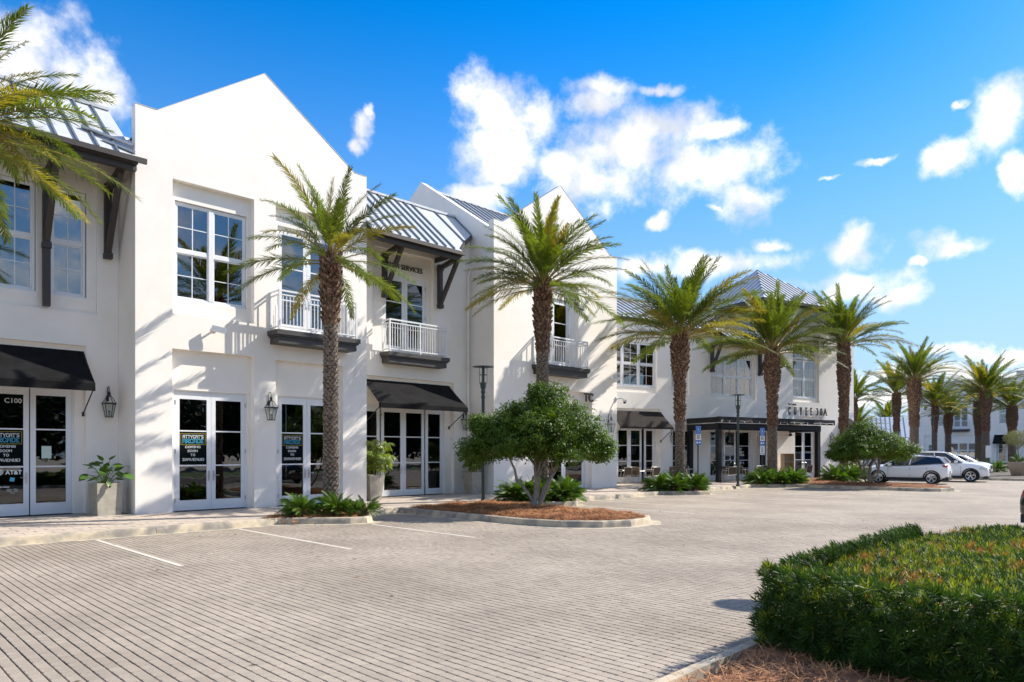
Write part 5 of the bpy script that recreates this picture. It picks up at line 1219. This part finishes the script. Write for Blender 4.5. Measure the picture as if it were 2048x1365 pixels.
lamp('nearest lamp post, left of the clipped tree',15.3,16.77);lamp('lamp post standing in the hedge bed just past the right edge',12.75,1.65);lamp('lamp post before the restaurant pergola',31.47,16.46);lamp('distant lamp post rising behind the parked white cars',60.6,15.8)
def dis_sign(label,x,y,extra):
    t=thing('parking_sign',label,'road sign',(x,y,.12),R(-20),'disabled parking signs')
    m=MB();m.box(-.025,.025,-.02,.02,0,2.80);add('post',m,GPOST,t)
    m=MB();m.box(-.15,.15,-.03,-.024,2.48,2.86);m_=add('sign_panel',m,SIGNB,t)
    m=MB();y1=-.0325
    m.box(-.13,.13,y1-.0005,y1+.002,2.835,2.84);m.box(-.13,.13,y1-.0005,y1+.002,2.50,2.505);m.box(-.135,-.13,y1-.0005,y1+.002,2.50,2.84);m.box(.13,.135,y1-.0005,y1+.002,2.50,2.84)
    m.box(-.035,-.005,y1,y1+.002,2.76,2.79);m.bar((-.02,y1+.001,2.755),(-.005,y1+.001,2.655),.025,.002);m.bar((-.015,y1+.001,2.71),(.05,y1+.001,2.71),.002,.018);m.bar((-.005,y1+.001,2.66),(.055,y1+.001,2.66),.002,.02);m.bar((.05,y1+.001,2.66),(.08,y1+.001,2.57),.02,.002);m.bar((.08,y1+.001,2.575),(.105,y1+.001,2.58),.002,.018)
    for k in range(12):
        a=R(150+k*19);b=R(150+(k+1)*19);c=(-.005,2.625);m.bar((c[0]+.065*math.cos(a),y1+.001,c[1]+.065*math.sin(a)),(c[0]+.065*math.cos(b),y1+.001,c[1]+.065*math.sin(b)),.002,.014)
    add('wheelchair_symbol',m,SIGNW,m_)
    m=MB();m.box(-.15,.15,-.03,-.024,2.20,2.47);p=add('sign_panel',m,SIGNW,t)
    m=MB();
    for k,z in enumerate((2.42,2.37,2.32,2.27)): m.box(-.10+.02*(k%2),.10-.02*(k%2),-.0325,-.031,z-.012,z+.012)
    add('small_print',m,LETTER,p)
    m=MB();m.box(-.15,.15,-.03,-.024,1.98,2.19);p=add('sign_panel',m,SIGNB,t);m=MB();m.box(-.12,-.02,-.0325,-.031,2.04,2.13);m.box(.02,.12,-.0325,-.031,2.06,2.12);add('small_print',m,SIGNW,p)
    if extra:
        m=MB();m.box(-.15,.15,-.03,-.024,1.50,1.96);p=add('sign_panel',m,SIGNW,t);m=MB()
        for z in (1.90,1.84,1.78,1.72,1.66): m.box(-.07,.07,-.0325,-.031,z-.013,z+.013)
        m.box(-.10,.10,-.0325,-.031,1.56,1.585);m.raw([(-.13,-.032,1.572),(-.09,-.032,1.54),(-.09,-.032,1.605)],[(0,1,2)]);m.raw([(.13,-.032,1.572),(.09,-.032,1.605),(.09,-.032,1.54)],[(0,1,2)]);add('small_print',m,LETTER,p)
dis_sign('blue and white disabled parking sign right of the third palm trunk',29.6,17.5,False)
dis_sign('disabled parking sign with an extra white arrow plate, before the pergola',34.34,16.65,True)
t=thing('small_sign','small white sign on a post before the bulging distant palm','sign',(65.5,13.2,.12),R(-45));m=MB();m.box(-.03,.03,-.02,.02,0,1.6);add('post',m,GPOST,t);m=MB();m.box(-.22,.22,-.04,-.025,1.2,2.15);add('sign_panel',m,SIGNW,t)
t=thing('sandwich_board','brown folding board on the walk beyond the clipped tree','board',(56.5,20.3,.12),R(-60))
for k in (-1,1):
    m=MB();m.bar((0,k*.28,0),(0,k*.03,1.15),.62,.03,up=(0,1,0));add('panel',m,TWOOD,t)
m=MB();m.box(-.2,.2,-.2,.2,0,.75);o=add('red_box',m,RED,None,to_world(F4,17.0,-.55,2.0),);o.rotation_euler=(0,0,R(-15));o.scale=(.6,.6,.8);tag(o,'small red box mounted beside the last restaurant lantern','box')
# ================================================================ vehicles  (x forward, z up)
def wheel(t,x,y,r,w):
    s=1 if y>0 else -1;m=MB();N=24
    def ring(rad,yy):return [(x+rad*math.cos(2*math.pi*k/N),yy,r+rad*math.sin(2*math.pi*k/N)) for k in range(N)]
    rs=[ring(r*.66,y-s*w),ring(r*.96,y-s*w),ring(r,y-s*w*.85),ring(r,y-s*.03),ring(r*.96,y),ring(r*.70,y+s*.004),ring(r*.66,y-s*.03)]
    vs=[p for q in rs for p in q];m.raw(vs,[(i*N+k,i*N+(k+1)%N,(i+1)*N+(k+1)%N,(i+1)*N+k) for i in range(len(rs)-1) for k in range(N)])
    wl=add('wheel',m,TYRE,t,smooth=False)
    m=MB();m.raw(ring(r*.67,y-s*.07),[tuple(range(N))]);m.m=[0];add('brake_disc',m,TYRE,wl)
    m=MB()
    for k in range(5):
        for dd in (-.16,.16):
            a=2*math.pi*k/5+.3;m.bar((x+.05*math.cos(a),y-s*.03,r+.05*math.sin(a)),(x+r*.65*math.cos(a+dd),y-s*.012,r+r*.65*math.sin(a+dd)),.028,.034,up=(0,1,0))
    rr_=ring(r*.69,y-s*.004);ri=ring(r*.63,y-s*.01);m.raw(rr_+ri,[(k,(k+1)%N,(k+1)%N+N,k+N) for k in range(N)])
    h=ring(r*.13,y-s*.01);m.raw(h,[tuple(range(N))]);add('rim',m,RIM,wl)
def car(label,loc,rz,paint,L,Wd,prof,belt,roof,wb,r,group,clad=True,tail=None,front_over=.85):
    """prof: list of (x, z_bottom, z_shoulder, halfwidth, z_deck) from front to rear"""
    t=thing('parked_car',label,'car',loc,rz,group);m=MB();ST=[]
    for (x,zb,zs,hw,zd) in prof:
        ST.append([(x,0,zb),(x,hw*.86,zb),(x,hw*.97,zb+.10),(x,hw,zb+(zs-zb)*.45),(x,hw*.985,zs-.10),(x,hw*.94,zs),(x,hw*.60,zd),(x,0,zd+.015)])
    n=8
    for s in (1,-1):
        vs=[(x,y*s,z) for q in ST for x,y,z in q];fs=[]
        for i in range(len(ST)-1):
            for k in range(n-1):
                f=(i*n+k,i*n+k+1,(i+1)*n+k+1,(i+1)*n+k);fs.append(f if s<0 else f[::-1])
        for e in (0,len(ST)-1):
            f=tuple(e*n+k for k in range(n));fs.append(f)
        m.raw(vs,fs)
    me=m.mesh('body',paint,True);
    b=bmesh.new();b.from_mesh(me);bmesh.ops.remove_doubles(b,verts=b.verts,dist=.002);bmesh.ops.recalc_face_normals(b,faces=b.faces);b.to_mesh(me);b.free()
    body=link('body',me,t);sub=body.modifiers.new('s','SUBSURF');sub.levels=1;sub.render_levels=1
    # glasshouse: belt ring then roof ring
    N=len(belt);g=MB()
    for s in (1,-1):
        for i in range(N-1):
            a,b_=belt[i],belt[i+1];c,d=roof[i],roof[i+1]
            f=[(a[0],a[1]*s,a[2]),(b_[0],b_[1]*s,b_[2]),(d[0],d[1]*s,d[2]),(c[0],c[1]*s,c[2])];g.face(f if s>0 else f[::-1])
    a,c=belt[0],roof[0];g.face([(a[0],-a[1],a[2]),(a[0],a[1],a[2]),(c[0],c[1],c[2]),(c[0],-c[1],c[2])]);a,c=belt[-1],roof[-1];g.face([(a[0],a[1],a[2]),(a[0],-a[1],a[2]),(c[0],-c[1],c[2]),(c[0],c[1],c[2])])
    add('windows',g,CARG,t)
    q=MB();R1=[(x,y,z+.0) for x,y,z in roof];top=[(x,y*.80,z+.045) for x,y,z in roof]
    for s in (1,-1):
        for i in range(N-1):
            for A,B in ((R1,top),):
                f=[(A[i][0],A[i][1]*s,A[i][2]),(A[i+1][0],A[i+1][1]*s,A[i+1][2]),(B[i+1][0],B[i+1][1]*s,B[i+1][2]),(B[i][0],B[i][1]*s,B[i][2])];q.face(f)
    for i in range(N-1): q.face([(top[i][0],-top[i][1],top[i][2]),(top[i+1][0],-top[i+1][1],top[i+1][2]),(top[i+1][0],top[i+1][1],top[i+1][2]),(top[i][0],top[i][1],top[i][2])])
    for e in (0,-1): q.face([(R1[e][0],-R1[e][1],R1[e][2]),(R1[e][0],R1[e][1],R1[e][2]),(top[e][0],top[e][1],top[e][2]),(top[e][0],-top[e][1],top[e][2])])
    for s in (1,-1): # pillars
        for i,w in ((0,.07),(2,.05),(N-1,.16)):
            a,c=belt[i],roof[i];q.bar((a[0],a[1]*s+.006*s,a[2]-.01),(c[0],c[1]*s+.004*s,c[2]+.01),.03,w,up=(1,0,0))
        q.bar((roof[0][0],roof[0][1]*s,roof[0][2]+.01),(roof[-1][0],roof[-1][1]*s,roof[-1][2]+.01),.05,.06)
    add('roof',q,paint,t)
    k=MB()
    for s in (1,-1):
        k.tube([(roof[1][0],roof[1][1]*s*.9,roof[1][2]+.06),(roof[2][0],roof[2][1]*s*.92,roof[2][2]+.085),(roof[-1][0]+.2,roof[-1][1]*s*.9,roof[-1][2]+.07)],.014,5)
    add('roof_rail',k,STEEL if paint is WPAINT else CLAD,t)
    hw=Wd/2
    for xw in (wb/2,-wb/2):
        for s in (1,-1):
            a=MB();NN=18;ri,ro=r*1.02,r*1.22
            vs=[];
            for j in range(NN+1):
                an=math.pi*(-.12+1.24*j/NN)
                for rad,yy in ((.0,hw*.972),(ri,hw*.975),(ri,hw*1.012),(ro,hw*1.012),(ro*1.01,hw*.97)): vs.append((xw+rad*math.cos(an),s*yy,r+rad*math.sin(an)))
            fs=[]
            for j in range(NN):
                for p in range(4): fs.append((j*5+p,(j+1)*5+p,(j+1)*5+p+1,j*5+p+1))
            a.raw(vs,fs);add('wheel_arch',a,CLAD if clad else TYRE,t)
            wheel(t,xw,s*(hw*.995),r,.2)
    c=MB()
    for s in (1,-1): c.box(-wb/2+r*1.15,wb/2-r*1.15,s*hw*.93,s*hw*1.0,.20,.36)
    c.box(L/2-.35,L/2-.06,-hw*.8,hw*.8,.2,.34);c.box(-L/2+.05,-L/2+.35,-hw*.85,hw*.85,.22,.40);add('sill_cladding',c,CLAD,t)
    for s in (1,-1):
        c=MB();c.box(belt[0][0]-.42,belt[0][0]-.25,s*(hw*.95),s*(hw+.15),belt[0][2]-.02,belt[0][2]+.12);add('door_mirror',c,paint,t)
        for xx in (.15,-.78):
            c=MB();c.box(xx-.10,xx+.10,s*(hw*.985),s*(hw*1.006),.86,.885);add('door_handle',c,paint,t)
        c=MB();
        for xx in (wb/2-.50,-.28,-wb/2+.22): c.box(xx-.005,xx+.005,s*hw*.962,s*hw*1.002,.42,.93)
        add('door_seam',c,CLAD,t)
        tz=tail or .92
        c=MB();c.box(-L/2+(.03 if tail is None else .10),-L/2+.34,s*hw*.62,s*hw*(.985 if tail is None else .93),tz-.07,tz+.06);add('tail_lamp',c,TAIL,t)
        c=MB();c.raw([(L/2-.05,s*hw*.48,.70),(L/2-.42,s*hw*.965,.80),(L/2-.42,s*hw*.955,.90),(L/2-.10,s*hw*.48,.80),(L/2-.02,s*hw*.5,.70)],[(0,1,2,3)]);c.box(L/2-.50,L/2-.12,s*hw*.60,s*hw*.955,.74,.84);add('head_lamp',c,HEADL,t)
    c=MB();c.box(L/2-.12,L/2+.005,-hw*.42,hw*.42,.52,.76);
    add('grille',c,CLAD,t)
    c=MB();c.box(-L/2-.012,-L/2+.05,-.17,.17,.62,.75);add('licence_plate',c,SIGNW,t)
    c=MB();
    for s in (1,-1): c.raw([(L/2-.03,s*.05,.6),(L/2+.012,s*.05,.6)],[]) 
    return t
K_prof=[(2.12,.32,.62,.55,.68),(2.04,.22,.78,.76,.86),(1.75,.20,.88,.86,.98),(1.25,.20,.95,.885,1.05),(.75,.20,.98,.89,1.06),(0,.20,1.0,.89,1.06),(-.8,.20,1.05,.89,1.13),(-1.5,.22,1.10,.88,1.18),(-1.95,.28,1.10,.84,1.20),(-2.10,.36,.95,.74,1.02)]
K_belt=[(1.05,.80,1.02),(.70,.84,1.03),(-.25,.85,1.06),(-1.2,.84,1.12),(-1.98,.72,1.17)];K_roof=[(.30,.56,1.46),(.10,.60,1.50),(-.35,.62,1.53),(-1.1,.60,1.51),(-1.72,.54,1.44)]
k=car('white crossover with black cladding seen from its side, nose behind the tree',(44.0,12.75,0),R(97),WPAINT,4.3,1.76,K_prof,K_belt,K_roof,2.62,.345,'cars parked nose to the kerb',tail=1.0)
G_prof=[(2.38,.34,.72,.62,.82),(2.28,.26,.92,.82,1.00),(1.9,.24,1.02,.93,1.12),(1.3,.24,1.10,.96,1.18),(.8,.24,1.12,.965,1.18),(0,.24,1.14,.965,1.18),(-.9,.24,1.15,.965,1.2),(-1.7,.26,1.16,.95,1.22),(-2.2,.3,1.12,.90,1.2),(-2.36,.40,1.0,.80,1.05)]
G_belt=[(1.10,.86,1.14),(.75,.90,1.14),(-.3,.91,1.16),(-1.35,.90,1.17),(-2.22,.80,1.18)];G_roof=[(.25,.62,1.68),(.05,.66,1.72),(-.4,.68,1.74),(-1.3,.66,1.73),(-2.0,.60,1.66)]
g=car('larger white sport utility car facing the viewer, right of the crossover',(49.0,12.2,0),R(-82),WPAINT,4.8,1.93,G_prof,G_belt,G_roof,2.95,.37,'cars parked nose to the kerb',clad=False)
m=MB()
for z in (.60,.66,.72): m.box(2.39,2.412,-.40,.40,z-.012,z+.012)
m.lathe([(.085,0),(.085,.01)],16);n0=len(m.v)-32
for i in range(n0,len(m.v)): x_,y_,z_=m.v[i];m.v[i]=(2.415+z_,x_,.66+y_)
add('grille_bar',m,STEEL,g)
c2=copy_tree(k);c2.location=(62.5,14.5,0);c2.rotation_euler=(0,0,R(-88));c2['label']='white car mostly hidden behind the two nearer white cars'
c3=copy_tree(g);c3.location=(60.5,24.6,.0);c3.rotation_euler=(0,0,R(-60));c3['label']='pickup sized white car glimpsed through the far clipped tree stems'
S_prof=[(2.35,.30,.55,.60,.62),(2.25,.20,.70,.80,.78),(1.8,.18,.80,.90,.90),(1.1,.18,.88,.91,.95),(.5,.18,.90,.915,.96),(-.4,.18,.92,.915,.97),(-1.3,.18,.93,.91,1.0),(-1.9,.20,.94,.90,1.03),(-2.22,.26,.93,.86,1.04),(-2.36,.34,.70,.78,.98)]
S_belt=[(1.0,.82,.93),(.6,.86,.93),(-.35,.87,.95),(-1.2,.85,.97),(-1.75,.70,1.0)];S_roof=[(.25,.56,1.36),(0,.60,1.41),(-.4,.61,1.42),(-.8,.59,1.40),(-1.15,.55,1.35)]
d=car('black saloon cut by the right edge, only its tail in view',(19.45,.86,0),R(-90),BPAINT,4.72,1.83,S_prof,S_belt,S_roof,2.8,.33,'cars parked nose to the kerb',clad=False,tail=.86)
# tidy groups that hold a single thing
